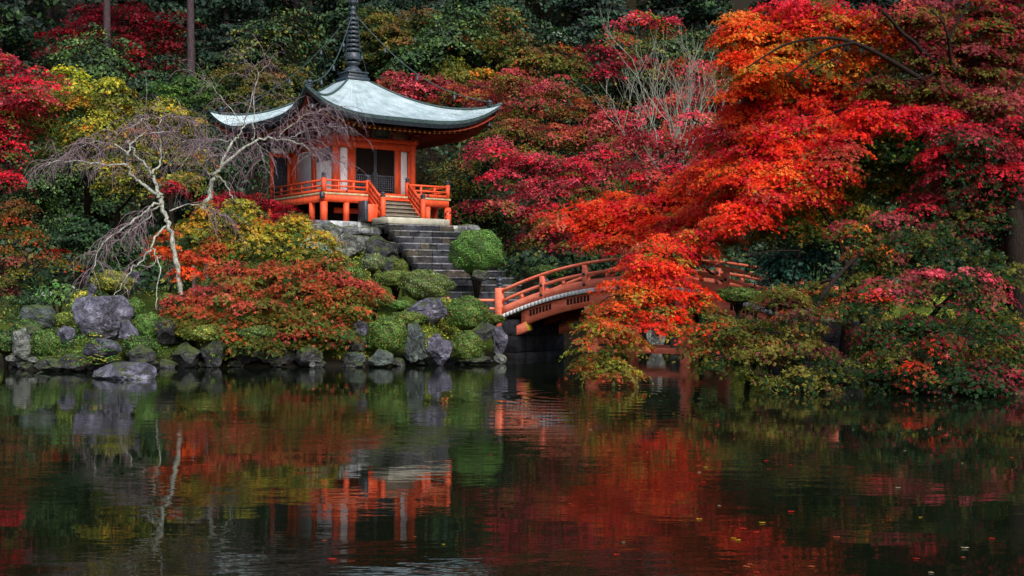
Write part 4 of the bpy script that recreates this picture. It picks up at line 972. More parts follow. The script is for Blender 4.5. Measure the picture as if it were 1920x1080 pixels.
T_('maple_tree', 'yellow and olive maple in front of the stone base', 'maple', bxy(450, 47.5), [(400, 400, 55, 20, 47, 'gold:1.5,ygreen:1,rust:.4'), (440, 388, 45, 16, 47, 'ygreen:1.5,gold:1'), (520, 440, 50, 18, 46.6, 'ygreen:2,gold:1'), (600, 445, 42, 16, 46.4, 'ygreen:2,gold:1,rust:.3'), (555, 408, 30, 12, 47.4, 'ygreen:1,gold:1,rust:.4'), (480, 425, 40, 16, 46.6, 'ygreen:2,gold:1'), (450, 420, 60, 22, 47), (380, 440, 55, 20, 46, 'gold:1,brown:1,ygreen:1'), (480, 455, 60, 22, 46, 'ygreen:2,gold:1'), (420, 470, 60, 22, 46), (560, 430, 45, 18, 47, 'gold:1,ygreen:1.5'), (590, 465, 45, 22, 46, 'ygreen:2,gold:.8,sage:.5'), (540, 480, 55, 18, 46, 'ygreen:2,olive:1'), (360, 485, 40, 18, 46, 'olive:1,brown:1'), (500, 500, 60, 14, 45.5, 'green,olive')], 'ygreen:2,gold:1,olive:.4', 'olive:1.5,green:1', seed=20, **dict(near, leaf=.12))
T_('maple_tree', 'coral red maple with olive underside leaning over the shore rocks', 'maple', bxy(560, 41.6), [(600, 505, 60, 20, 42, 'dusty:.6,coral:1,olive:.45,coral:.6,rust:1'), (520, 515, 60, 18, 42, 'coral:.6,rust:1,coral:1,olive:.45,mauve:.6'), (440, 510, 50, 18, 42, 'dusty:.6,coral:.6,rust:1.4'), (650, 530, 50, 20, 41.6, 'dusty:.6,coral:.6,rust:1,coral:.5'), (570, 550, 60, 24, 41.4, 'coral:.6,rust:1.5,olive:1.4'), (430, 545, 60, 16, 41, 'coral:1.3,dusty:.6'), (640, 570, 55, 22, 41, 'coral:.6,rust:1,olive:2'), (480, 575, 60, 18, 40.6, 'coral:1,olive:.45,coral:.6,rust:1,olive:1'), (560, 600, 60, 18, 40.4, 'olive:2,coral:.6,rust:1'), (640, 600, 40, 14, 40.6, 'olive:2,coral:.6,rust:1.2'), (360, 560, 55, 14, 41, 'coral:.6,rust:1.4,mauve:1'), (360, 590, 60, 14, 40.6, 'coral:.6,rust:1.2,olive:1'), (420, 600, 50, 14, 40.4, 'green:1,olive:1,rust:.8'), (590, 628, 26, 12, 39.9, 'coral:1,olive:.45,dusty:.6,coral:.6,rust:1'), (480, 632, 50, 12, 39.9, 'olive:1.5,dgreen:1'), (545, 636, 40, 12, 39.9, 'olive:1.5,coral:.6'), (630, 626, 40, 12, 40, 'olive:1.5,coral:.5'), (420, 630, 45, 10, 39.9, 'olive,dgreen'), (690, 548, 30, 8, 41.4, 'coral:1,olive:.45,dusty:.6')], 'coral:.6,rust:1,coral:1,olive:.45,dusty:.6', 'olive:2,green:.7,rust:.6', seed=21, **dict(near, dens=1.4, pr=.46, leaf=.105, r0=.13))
T_('maple_tree', 'small scarlet-orange maple sprays beside the cherry trunk and its prop', 'maple', bxy(310, 44.5), [(310, 440, 20, 8, 44), (330, 472, 34, 8, 43.6), (365, 482, 34, 8, 43.6), (400, 462, 22, 8, 44, 'rust:2'), (345, 505, 40, 7, 43.4), (300, 470, 22, 7, 43.6)], 'scarlet:2,orange:2', 'rust', seed=22, **dict(near, pr=.34, leaf=.1, r0=.05, dens=1.2))
# ---- right side: the big maples over the water
T_('maple_tree', 'scarlet and orange maple in front of the slope left of the big dark limbs', 'maple', bxy(1330, 44), [(1060, 400, 60, 16, 42), (1130, 385, 50, 20, 42), (1180, 410, 60, 24, 42), (1250, 380, 60, 26, 42), (1260, 430, 60, 24, 41), (1320, 350, 60, 28, 42, 'orange:2,scarlet:1'), (1340, 400, 60, 26, 41, 'scarlet:2,orange:1'), (1380, 300, 50, 28, 42, 'scarlet:2,crimson:1'), (1170, 450, 50, 18, 41), (1330, 428, 60, 18, 40), (1400, 350, 60, 28, 41, 'scarlet:2,orange:1.4,ygreen:.3'), (1230, 460, 50, 20, 40.5), (1120, 430, 50, 16, 42)], 'scarlet:2.4,fire:1.1,crimson:.6', 'scarlet:1.5,coral,crimson:.5,ygreen:.3', seed=23, **dict(near, leaf=.09, pr=.5))
T_('maple_tree', 'great orange and scarlet maple with black limbs at the upper right', 'maple', bxy(1912, 36.6), [(1400, 50, 50, 24, 36), (1450, 80, 50, 26, 36, 'orange:3,scarlet:.7'), (1390, 110, 42, 22, 36, 'orange:2,scarlet:1'), (1440, 130, 50, 22, 35, 'orange:2,gold:.6,olive:.5'), (1490, 50, 50, 22, 36, 'scarlet:1,crimson:1'), (1520, 95, 50, 20, 36, 'orange:1.5,olive:1'), (1400, 160, 50, 20, 36, 'orange:1.5,scarlet:1'), (1540, 140, 50, 18, 36.4, 'orange:1,wine:.6,olive:.6'), (1460, 165, 50, 16, 36.6, 'fire:1.4,olive:.5'), (1690, 90, 40, 18, 36.2, 'orange:1,wine:1,olive:.8'), (1610, 110, 45, 18, 36.6, 'orange:1,olive:1'), (1560, 30, 55, 18, 36, 'crimson:1.5,pink:1'), (1600, 55, 50, 18, 36, 'orange:1.5,gold:.5'), (1490, 120, 60, 14, 36, 'orange:2,olive'), (1650, 45, 50, 16, 36, 'scarlet:1,crimson:1'), (1500, 10, 70, 16, 36, 'crimson:1,pink:1')], 'fire:2,orange:1,scarlet:.8', 'olive:.6,gold:.4,orange:1,scarlet:.5', seed=24, fork=(1899, 396, 36.6), extra=[
   ((1821, 130, 35.3), (1790, 131, 34.8), (1766, 126, 34.6), (1745, 108, 34.5), (1729, 96, 34.4), (1712, 76, 34.3), (1692, 63, 34.2), (1672, 38, 34.1), (1655, 22, 34), .085, .035), ((1870, 262, 36), (1800, 190, 35.2), (1745, 160, 34.6), (1710, 137, 34.4), (1647, 100, 34.2), (1599, 78, 34), (1555, 70, 34), (1507, 74, 33.9), (1466, 85, 33.9), (1430, 108, 33.8), (1399, 128, 33.8), .09, .014),
   ((1599, 80, 34), (1560, 88, 33.9), (1525, 104, 33.8), (1473, 144, 33.7), .05, .02), ((1783, 128, 34.6), (1779, 74, 34), (1770, 41, 34), (1744, 18, 34), .05, .02), ((1779, 74, 34), (1795, 40, 34), (1818, 7, 34), .045, .02), ((1899, 396, 36.6), (1893, 326, 36.4), (1868, 260, 36), (1840, 180, 35.6), (1821, 130, 35.3), .2, .09), ((1592, 80, 34), (1570, 110, 33.9), (1530, 128, 33.8), (1500, 160, 33.7), .03, .012), ((1766, 126, 34.6), (1740, 145, 34.2), (1700, 150, 34), .03, .012)], **dict(near, r0=.2))
T_('maple_tree', 'dark crimson maple filling the top right corner', 'maple', bxy(1960, 35.2), [(1700, 20, 60, 20, 35.2), (1760, 50, 50, 26, 35.2, 'rust:1,wine:1,olive:1'), (1830, 30, 60, 26, 35.2, 'mauve:1,crimson:1,olive:.6'), (1890, 70, 50, 30, 35.2, 'rust:1,mauve:1'), (1720, 100, 50, 24, 35.2, 'wine:1,orange:.6,olive:1'), (1800, 110, 60, 30, 35.2, 'wine:1,mauve:1,olive:.6'), (1870, 130, 55, 30, 35.2, 'mauve:1,wine:1,rust:.4'), (1640, 160, 50, 16, 35.2, 'olive:1,wine:1'), (1740, 170, 60, 22, 35.2, 'wine:1,olive:1.4'), (1830, 190, 70, 26, 34.8), (1910, 200, 50, 30, 34.8), (1930, 20, 60, 30, 35.2)], 'wine:1.3,dusty:1,mauve:.8,coral:.3', 'olive:1.4,wine:1.2', seed=25, **dict(near, leaf=.09, pr=.48, r0=.18))
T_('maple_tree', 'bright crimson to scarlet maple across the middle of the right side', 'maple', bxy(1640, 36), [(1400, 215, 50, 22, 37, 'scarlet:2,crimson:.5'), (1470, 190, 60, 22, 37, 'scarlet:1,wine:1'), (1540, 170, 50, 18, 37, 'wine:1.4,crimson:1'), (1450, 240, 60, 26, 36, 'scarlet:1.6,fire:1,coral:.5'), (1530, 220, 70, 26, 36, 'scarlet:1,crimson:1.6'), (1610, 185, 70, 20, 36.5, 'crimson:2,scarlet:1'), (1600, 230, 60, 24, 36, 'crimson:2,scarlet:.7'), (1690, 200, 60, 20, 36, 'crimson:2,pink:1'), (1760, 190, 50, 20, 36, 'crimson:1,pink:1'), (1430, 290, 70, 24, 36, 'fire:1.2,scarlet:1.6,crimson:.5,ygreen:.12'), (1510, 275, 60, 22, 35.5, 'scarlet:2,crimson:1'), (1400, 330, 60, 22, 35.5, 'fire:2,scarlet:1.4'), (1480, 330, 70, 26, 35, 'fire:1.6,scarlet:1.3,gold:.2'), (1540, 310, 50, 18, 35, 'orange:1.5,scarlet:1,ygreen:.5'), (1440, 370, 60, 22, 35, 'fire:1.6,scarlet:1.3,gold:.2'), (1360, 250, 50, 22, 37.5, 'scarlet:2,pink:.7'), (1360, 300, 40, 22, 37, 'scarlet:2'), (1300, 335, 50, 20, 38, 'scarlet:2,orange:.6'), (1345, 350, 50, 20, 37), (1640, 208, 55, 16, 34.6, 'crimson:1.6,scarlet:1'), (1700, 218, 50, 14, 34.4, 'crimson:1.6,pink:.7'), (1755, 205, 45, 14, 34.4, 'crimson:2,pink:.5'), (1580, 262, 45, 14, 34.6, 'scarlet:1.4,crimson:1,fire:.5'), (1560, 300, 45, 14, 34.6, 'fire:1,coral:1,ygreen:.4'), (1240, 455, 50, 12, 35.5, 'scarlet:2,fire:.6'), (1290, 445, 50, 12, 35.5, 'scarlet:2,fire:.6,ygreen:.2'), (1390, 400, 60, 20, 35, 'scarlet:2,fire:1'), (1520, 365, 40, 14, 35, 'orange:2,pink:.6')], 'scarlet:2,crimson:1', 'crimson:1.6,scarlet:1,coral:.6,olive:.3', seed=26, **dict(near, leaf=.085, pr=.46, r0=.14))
T_('maple_tree', 'green-leaved maple with a few orange tufts in the middle of the right side', 'maple', bxy(1650, 38), [(1600, 275, 50, 20, 35.6, 'ygreen:1.6,brightg:1,rust:.4'), (1660, 268, 55, 18, 35.4, 'brightg:1.6,ygreen:1.2'), (1710, 262, 40, 16, 35.4, 'brightg:1,ygreen:.7'), (1710, 255, 45, 18, 38, 'green:1,olive:1,rust:.5'), (1640, 235, 40, 14, 38, 'olive:1,rust:1'), (1690, 245, 45, 16, 37, 'green:1,ygreen:1,rust:.4'), (1620, 300, 50, 16, 36.8, 'ygreen:1.6,green:1,fire:.3'), (1560, 340, 45, 16, 36.5, 'fire:1,ygreen:1'), (1600, 400, 50, 16, 36.5, 'ygreen:1,olive:1,coral:.6'), (1750, 320, 40, 20, 36.5, 'olive:1,wine:1,green:.6'), (1670, 325, 32, 10, 37, 'orange:.6,gold:2'), (1610, 345, 50, 18, 38, 'green:1.6,olive'), (1680, 350, 60, 18, 38, 'green,olive:1'), (1520, 390, 50, 20, 37, 'ygreen:2,gold:.7,green:1'), (1580, 380, 45, 18, 37, 'ygreen:1,orange:.8,green:1'), (1480, 420, 50, 20, 36, 'ygreen:1.5,orange:.6,green:1'), (1560, 425, 50, 16, 36.5, 'green:1.4,ygreen'), (1720, 300, 40, 16, 38, 'green,dgreen')], 'green:1.5,ygreen:1', 'dgreen,olive', seed=27, **dict(near, leaf=.09, pr=.46))
T_('maple_tree', 'crimson maple with lichened twigs by the thick trunk at the right edge', 'maple', bxy(1880, 34), [(1800, 250, 55, 20, 33.5, 'crimson:2,pink:.7'), (1850, 270, 50, 22, 33.5, 'crimson:1.6,wine:1'), (1770, 300, 40, 20, 33.5, 'crimson:2'), (1900, 240, 50, 24, 34, 'crimson:1,wine:1'), (1850, 320, 40, 18, 33.5, 'crimson:1.6'), (1910, 330, 40, 30, 34, 'wine:1,crimson:1'), (1780, 350, 50, 22, 34, 'wine:1,mauve:1,olive:1'), (1720, 390, 50, 20, 34, 'crimson:1,mauve:1,wine:1'), (1790, 410, 60, 24, 34, 'wine:1,olive:1.4,mauve:.5'), (1850, 400, 40, 30, 34, 'dgreen:2,olive:1'), (1860, 350, 40, 22, 35, 'dgreen:1.5,wine:.6'), (1920, 430, 50, 30, 34.5, 'dgreen,wine')], 'crimson:2,wine:1', 'wine:1,dgreen:1.4', seed=28, extra=[((1915, 620, 33.5), (1905, 470, 33.5), (1899, 396, 33.6), .30, .26)], **dict(near, r0=.18))
T_('maple_tree', 'hanging maple spray, scarlet above and green below, in front of the bridge', 'maple', bxy(1420, 38.6), [(1215, 500, 55, 22, 32.4, None, 'scarlet:1,crimson:.6,rust:.6'), (1255, 520, 42, 22, 32.4, None, 'scarlet:1,crimson:.6,rust:.6'), (1180, 550, 55, 20, 32), (1240, 560, 65, 24, 32), (1300, 560, 45, 24, 32), (1150, 585, 50, 18, 31.6, 'scarlet:1.5,rust:1,orange:.6'), (1210, 600, 60, 18, 31.6, 'scarlet:2,rust:1', 'rust:1,olive:.6,scarlet:1'), (1280, 605, 48, 16, 31.6, 'scarlet:2,crimson:.6'), (1125, 615, 42, 18, 31.2, 'orange:1,rust:1,ygreen:.6'), (1150, 640, 45, 20, 31.2, 'ygreen:1,olive:1,rust:.8'), (1115, 660, 32, 14, 31, 'rust:1,orange:.6,olive:1'), (1150, 670, 36, 16, 30.9, 'olive:1.5,green:1,rust:.4'), (1140, 695, 26, 10, 30.8, 'olive:1,rust:1'), (1108, 680, 28, 12, 30.9, 'olive:1,rust:1,fire:.4'), (1165, 690, 24, 12, 30.8, 'olive:1.4,green:1'), (1095, 640, 24, 12, 31, 'fire:1,rust:1'), (1250, 480, 50, 14, 33), (1190, 520, 30, 14, 32.4, None, 'scarlet:1,crimson:.6,rust:.6')], 'scarlet:2.4,fire:.7,crimson:.5', 'ygreen:1,olive:1,rust:.5', seed=29, fork=(1500, 470, 35), extra=[((1500, 470, 35), (1430, 470, 34), (1330, 500, 33), (1240, 540, 32.2), (1160, 610, 31.4), .022, .008)], **dict(near, leaf=.078, pr=.34, dens=1.2, r0=.035, depth=.5))
T_('maple_tree', 'dusky rose and olive maple sweeping low over the water right of the bridge', 'maple', bxy(1560, 33.4), [(1385, 594, 55, 14, 31, 'mauve:1,olive:1,rust:1'), (1465, 565, 55, 18, 31, 'mauve:1.4,olive:1'), (1350, 620, 60, 20, 30.4, 'mauve:1,scarlet:.7,olive:1'), (1430, 620, 65, 22, 30, 'mauve:1,olive:1.5,rust:.5'), (1510, 600, 60, 22, 30.4, 'rust:.7,olive:1.4,mauve:.7'), (1370, 665, 60, 16, 29.6, 'olive:2,ygreen:.6'), (1450, 665, 60, 18, 29.4, 'mauve:1,olive:1.5'), (1530, 655, 60, 20, 29.4, 'mauve:1,olive:1.5'), (1420, 700, 50, 12, 29, 'olive:2,ygreen:.6,mauve:.4'), (1500, 700, 50, 14, 28.8, 'mauve:1,olive:1.4'), (1570, 690, 50, 18, 28.8, 'dgreen:1,olive:1,mauve:.6'), (1530, 540, 55, 18, 32, 'olive:1,rust:.6,dgreen:1'), (1590, 560, 50, 20, 31, 'rust:.5,dgreen:1,olive:1'), (1310, 640, 30, 12, 30.4, 'scarlet:1,rust:1')], 'mauve:1.3,olive:1.3,rust:.6', 'olive:1.5,dgreen:1', seed=30, fork=(1600, 490, 32), extra=[((1530, 580, 31), (1545, 549, 31.2), (1565, 524, 31.4), (1600, 486, 32), (1632, 463, 32), (1680, 458, 32.4), .07, .035)], **dict(near, leaf=.085, pr=.4, dens=1.25, r0=.15))
T_('maple_tree', 'rose pink maple pads over dark green at the lower right', 'maple', bxy(1740, 31), [(1600, 430, 45, 16, 33, 'orange:1,dusty:1.2,gold:.5'), (1650, 420, 55, 18, 33, 'pink:1,dusty:1.2,olive:.5'), (1720, 430, 50, 20, 32, 'mauve:1,olive:1,dgreen:.6'), (1640, 470, 45, 16, 32, 'olive:1,dgreen:.6,orange:.4,rust:1'), (1700, 490, 60, 18, 32, 'mauve:.8,olive:1,dgreen:.6'), (1770, 460, 60, 22, 32, 'olive:2,mauve:.4,dgreen:1'), (1680, 545, 60, 22, 30.5, 'pink:.8,dusty:1,dusty:1.2'), (1640, 555, 30, 14, 30.4, 'scarlet:1,pink:1'), (1740, 520, 55, 18, 31, 'dusty:1.2,pink:1'), (1820, 520, 60, 20, 30.6, 'pink:.7,mauve:1.4,olive:.4'), (1840, 555, 60, 18, 30.4, 'mauve:2,pink:1'), (1790, 545, 40, 18, 30.6, 'mauve:2,pink:1'), (1870, 500, 45, 24, 31.5, 'dgreen:1,olive:1,dgreen:.6'), (1620, 510, 40, 18, 32, 'dgreen:1,olive:1,dgreen:.6')], 'pink:1,mauve:1.2,crimson:.6', 'olive:1,dgreen:.6,dgreen:1', seed=31, **dict(near, leaf=.09, pr=.42, dens=1.3, r0=.17))  # deep green mixed in to darken these pads as canopy shade
T_('maple_tree', 'dark olive maple hanging to the water at the right with one coral spray', 'maple', bxy(1800, 29.4), [(1640, 610, 60, 22, 29.5), (1720, 600, 60, 22, 29.5), (1800, 620, 60, 22, 29.5), (1880, 610, 55, 26, 30), (1660, 655, 60, 20, 29), (1740, 660, 60, 20, 29), (1640, 695, 50, 16, 28.6), (1710, 700, 60, 16, 28.2), (1790, 690, 60, 20, 28.2), (1860, 680, 60, 22, 28), (1770, 620, 34, 10, 28, 'scarlet:1,coral:1,pink:.4'), (1765, 650, 28, 14, 28, 'scarlet:1,coral:1,pink:.4'), (1720, 690, 24, 8, 27.8, 'rust:1.5,scarlet:.5'), (1820, 715, 50, 12, 27.4, 'mauve:.6,dgreen:1.5'), (1900, 700, 50, 22, 27.6), (1900, 650, 50, 24, 28.6)], 'dgreen:2,olive:1,wine:.4', 'dgreen:2,wine:.3', seed=32, **dict(near, leaf=.09, pr=.42, dens=1.3, r0=.18))
T_('maple_tree', 'half green maple behind the bridge with orange tips', 'maple', bxy(1420, 43.5), [(1320, 458, 40, 9, 41), (1385, 440, 45, 12, 41, 'scarlet:1,rust:1,olive:.5'), (1290, 478, 24, 9, 41, 'ygreen:1.4,rust:.6'), (1420, 420, 50, 20, 41, 'scarlet:1,orange:1')], 'ygreen:1.4,olive:1,scarlet:.8', 'olive,green', seed=33, **dict(near, leaf=.12, dens=.8))

# ------------------------------------------------------------------ bare weeping cherries, their props, and the bare grey tree
def weep_twigs(T, pts, rng, n, L0, r=.011, spread=1.0, droop=1.0, side=None):
    pts = np.asarray(pts); seg = np.linalg.norm(np.diff(pts, axis=0), axis=1); cum = np.concatenate([[0], np.cumsum(seg)])
    for _ in range(n):
        s_ = rng.uniform(.15, 1)*cum[-1]; i = min(len(seg)-1, np.searchsorted(cum, s_)-1 if s_ > 0 else 0); i = max(i, 0)
        p = pts[i]+(pts[i+1]-pts[i])*((s_-cum[i])/max(seg[i], 1e-6))
        a = rng.random()*6.283; d = np.array([math.cos(a)*spread, math.sin(a)*spread*.8, rng.uniform(.0, .9)]); dirn = (pts[i+1]-pts[i])/max(seg[i], 1e-6)
        d = norm(d+dirn*.9); L = L0*rng.uniform(.4, 1.3); q = [p]; k = 7
        for j in range(k):
            d = norm(d+np.array([0, 0, -.30*droop*(.4+j*.22)])+rng.normal(0, .10, 3)); q.append(q[-1]+d*L/k)
        T.tube(q, np.linspace(r, r*.42, len(q)), 3, cap=False)
        for _2 in range(rng.integers(2, 5)):
            j = rng.integers(1, k-1); d2 = norm(np.array([rng.normal(), rng.normal(), rng.uniform(-.4, .6)])+d*.5); q2 = [q[j]]
            for m in range(4): d2 = norm(d2+np.array([0, 0, -.4*droop])+rng.normal(0, .12, 3)); q2.append(q2[-1]+d2*L*.09)
            T.tube(q2, np.linspace(r*.6, r*.35, 5), 3, cap=False)
def cherry(label, base, D, limbs_, seed, twn=14, twL=1.5):
    rng = np.random.default_rng(seed); x, y = bxy(base, D); g = GZ(x, y); org = np.array([x, y, g])
    root = empty('weeping_cherry', (x, y, g), 0, label, 'cherry tree', 'bare weeping cherries on the left bank')
    T = MB(); W_ = MB()
    for (path, r0, r1, dd, tw) in limbs_:
        n = len(path); pts = []
        for i, (px, py) in enumerate(path):
            p = np.array(P(px, py, D+dd[0]+(dd[1]-dd[0])*i/(n-1)))-org; pts.append(p)
        pts = smoothpath(pts); j = rng.normal(0, .035, pts.shape); j[0] = 0; pts = pts+j
        T.tube(pts, np.linspace(r0*.78, r1*.8, len(pts))*(1+.12*np.sin(np.arange(len(pts))*1.9)), 7)
        if tw > 0: weep_twigs(W_, pts, rng, int(tw*twn), twL)
    T.build('trunk', M['greybark'], root, smooth=True); W_.build('twig', M['twig'], root)
    return root
cherry('bare grey weeping cherry leaning over the mossy boulders at the left, held by props', 340, 43, [
  ([(340, 572), (337, 513), (326, 469), (318, 420), (307, 398), (300, 369)], .12, .09, (0, 0), 0),
  ([(300, 369), (291, 339), (285, 326), (274, 310), (248, 284), (240, 262)], .09, .03, (0, .4), .6),
  ([(300, 369), (267, 347), (248, 332), (239, 310), (239, 287)], .085, .045, (0, -.6), .4),
  ([(239, 310), (200, 306), (148, 304), (105, 302), (85, 310)], .045, .012, (-.6, -2), 1.8),
  ([(239, 287), (246, 270), (259, 254), (293, 247), (322, 248), (343, 265)], .04, .012, (-.6, .8), 1.6),
  ([(285, 326), (300, 306), (302, 276), (294, 247), (300, 221), (322, 217)], .05, .014, (0, 1.2), 1.3),
  ([(239, 287), (215, 270), (180, 262), (150, 272), (130, 300)], .035, .01, (-.6, -1.4), 1.5),
  ([(300, 221), (270, 222), (250, 240), (220, 250)], .025, .01, (1.2, .3), 1.0),
  ([(322, 217), (350, 222), (372, 240)], .02, .008, (1.2, 1.5), .8),
  ([(307, 380), (281, 385), (259, 406), (237, 428), (196, 450), (180, 472), (172, 513)], .06, .012, (0, -1.8), 1.6),
  ([(307, 380), (285, 395), (278, 410), (252, 430), (241, 432), (218, 454)], .04, .012, (0, -1.2), 1.1),
  ([(318, 420), (293, 435), (285, 465), (262, 492), (248, 502), (233, 528), (215, 556)], .055, .015, (0, -1.6), .25),
  ([(285, 465), (302, 495), (298, 521), (293, 558), (296, 590)], .035, .014, (-.8, -1.5), .2),
  ([(302, 480), (292, 492), (276, 505)], .02, .008, (-.9, -1.4), .1),
  ([(240, 522), (238, 552)], .014, .008, (-1.5, -1.6), .1),
  ([(318, 395), (350, 382), (385, 392), (410, 405)], .035, .012, (0, .5), .7)], 31, 21, 1.4)
cherry('bare pale weeping cherry whose twigs hang in front of the temple hall', 375, 50, [
  ([(365, 520), (368, 470), (378, 410), (393, 361), (402, 328)], .19, .12, (0, 0), 0),
  ([(402, 328), (411, 317), (444, 287), (474, 265), (507, 258), (544, 263), (578, 280), (592, 296)], .10, .014, (0, .6), 2.2),
  ([(402, 328), (426, 287), (440, 262), (448, 254), (457, 235), (478, 170)], .08, .02, (0, .8), 1.0),
  ([(474, 264), (476, 240), (475, 187), (480, 140), (505, 122)], .035, .01, (.3, .8), .6),
  ([(402, 328), (386, 325), (381, 310), (388, 296), (410, 290)], .045, .015, (0, -.8), 1.0),
  ([(402, 328), (411, 332), (428, 347), (430, 365), (452, 382), (481, 402)], .05, .012, (0, -.8), .3),
  ([(476, 262), (487, 275), (489, 287), (495, 315)], .022, .01, (.2, -.3), .7),
  ([(540, 262), (570, 245), (610, 235), (650, 240)], .022, .008, (.5, 1.6), 1.7),
  ([(520, 258), (560, 222), (600, 205), (640, 205)], .024, .008, (.5, 2), 1.5),
  ([(457, 235), (430, 200), (400, 170), (385, 150)], .026, .008, (.8, 1.5), .5),
  ([(440, 265), (400, 262), (360, 280), (340, 310)], .03, .01, (.5, -.5), 1.3),
  ([(480, 150), (470, 120), (450, 105)], .012, .006, (.8, 1), .3),
  ([(560, 270), (600, 285), (630, 300)], .016, .008, (.5, .9), .9)], 32, 24, 1.7)
for px, top, D, lab in ((362, 498, 43.4, 'thin grey wooden prop standing right of the leaning cherry trunk'), (386, 470, 44, 'second thin grey prop, half hidden by orange leaves')):
    x, y = bxy(px, D); g = GZ(x, y); zt = P(px, top, D)[2]-g
    r_ = empty('tree_prop', (x, y, g), 0, lab, 'prop', 'wooden props under the cherry'); T = MB(); T.tube([(0, 0, -.3), (.03, 0, zt*.5), (0, 0, zt)], [.06, .055, .05], 8); T.build('pole', M['prop'], r_)
# bare fan-shaped grey tree on the slope
def bare_fan(label, px, D, y0, y1, seed):
    rng = np.random.default_rng(seed); x, y = bxy(px, D); g = GZ(x, y); org = np.array([x, y, g])
    root = empty('bare_tree', (x, y, g), 0, label, 'bare tree'); T = MB(); W_ = MB()
    fk = np.array(P(px, y0, D))-org; T.tube(smoothpath([(0, 0, -.4), fk*.5+np.array([.1, 0, 0]), fk]), .16, 8)
    def grow(p, d, L, r, lev):
        k = 5; q = [p]
        for j in range(k): d = norm(d+rng.normal(0, .10, 3)+np.array([0, 0, .05])); q.append(q[-1]+d*L/k)
        (T if lev < 2 else W_).tube(q, np.linspace(r, r*.6, k+1), 6 if lev < 2 else 3, cap=False)
        if lev >= 4: return
        for _ in range(2 if lev == 0 else 3):
            j = rng.integers(2, k+1); a = rng.random()*6.28; e = np.array([math.cos(a), math.sin(a)*.7, .15]); grow(q[j], norm(d+e*.55), L*rng.uniform(.55, .8), r*.58, lev+1)
    for k, (tx, ty) in enumerate(((1135, 150), (1160, 110), (1210, 90), (1250, 80), (1290, 100), (1330, 105), (1370, 130), (1405, 150), (1410, 190), (1150, 215), (1390, 110), (1235, 130))):
        e = np.array(P(tx, ty, D+rng.uniform(-1.2, 1.5)))-org; d = e-fk; L = np.linalg.norm(d); grow(fk+rng.normal(0, .25, 3), d/L, L*.52, .032, 1)
    T.build('trunk', M['palebranch'], root, smooth=True); W_.build('twig', M['palebranch'], root)
bare_fan('leafless grey tree fanning upward between the red maples', 1262, 45.5, 330, 90, 3)

# ------------------------------------------------------------------ clipped shrubs
S = [("big round bright green shrub beside the stone stair", 894, 472, 50, 40, 50.5, 'brightg:2,green:2'),
 ("round dark-sided shrub on the shore with two pale blocks below it", 727, 627, 38, 34, 40.6, 'green:2,olive:.6,brightg:.4'),
 ("round shrub in front of the short red fence", 876, 587, 39, 30, 43.6, 'green:2,brightg:.8,olive:.5'),
 ("rounded shrub at the water's edge left of the dark rocks by the bridge", 876, 650, 32, 29, 41.4, 'green:2.4,olive:.5'),
 ("broad lumpy shrub with bare grey patches below the stair", 796, 534, 50, 28, 46.0, 'olive:1.3,green:2,sage:.5'),
 ("flat-topped olive shrub at the foot of the stair, left of the lumpy one", 742, 523, 40, 15, 46.8, 'olive:1,green:2'),
 ("small pointed shrub standing at the left edge of the stair", 750, 500, 14, 14, 49.2, 'olive:1,green:1.5'),
 ("small green shrub above the purple boulder, left side", 750, 572, 22, 9, 44.2, 'green:2,brightg:1'),
 ("low spreading shrub under the purple boulder", 765, 596, 34, 12, 43.0, 'green:2,olive:.6'),
 ("low pale green shrub peeping over the purple boulder", 835, 568, 20, 9, 45.0, 'green:2,ygreen:.6'),
 ("small round shrub between two upright stones at the far left", 85, 643, 26, 24, 38.8, 'green:2.5'),
 ("low mound on the left bank behind the moss boulder", 120, 600, 18, 14, 41, 'green:2,ygreen:.4'),
 ("yellow-green mounded shrub above the big slanted boulder", 212, 528, 38, 20, 43.0, 'ygreen:1.2,green:1,olive:.5'),
 ("round green shrub tucked right of the big slanted boulder", 250, 576, 20, 16, 41.5, 'green:2'),
 ("soft green mound sloping right under the cherry's hanging limbs", 278, 612, 34, 24, 40.6, 'green:1.6,brightg:.5'),
 ("dark round shrub behind the cherry prop", 372, 542, 26, 22, 43.8, 'green:1.4,dgreen:1'),
 ("green mound beside the hanging cherry roots", 320, 560, 22, 10, 43.4, 'green,olive'),
 ("clipped mound at the right end of the bridge railing", 1384, 553, 44, 14, 36.6, 'green:1.5,olive:.8,brightg:.3'),
 ("low clipped hedge behind the left half of the bridge", 1025, 510, 34, 12, 52, 'green:1,dgreen:1'),
 ("small bush by the near bridge post above the dark rocks", 925, 598, 22, 9, 44.6, 'green:1.5,olive:1'),
 ("low mossy shrub left of the coral maple's foot", 385, 625, 40, 16, 39.9, 'green:1.5,olive:.6,ygreen:.4'),
 ("mossy shrub under the coral maple near the shore", 480, 625, 46, 14, 40.2, 'green:1.5,dgreen:1,olive:.6'),
 ("dark shrub under the right part of the coral maple", 640, 610, 34, 16, 41, 'green:1,olive:.6,dgreen:1'),
 ("sprawling dark shrub behind the stair foot, between stair and lumpy shrub", 700, 560, 36, 18, 44.2, 'green:1.4,olive:1'),
 ("little sage shrub in front of the rubble wall", 700, 492, 22, 16, 50.5, 'sage:1,green:1,olive:1'),
 ("small dark mound behind the upright square stone", 50, 615, 26, 16, 40.5, 'dgreen:1,green:1'), ("dark mound between the brown-purple rock and the dark shore rock", 262, 650, 34, 20, 39.2, 'dgreen:1,green:1.2'),
 ("low yellow-green tuft mound over the white-flecked rock", 355, 622, 28, 12, 40.6, 'ygreen:1,green:1'), ("dark green mound at the left edge near the water", 12, 640, 30, 22, 39.6, 'dgreen:1.5,green:.7')]
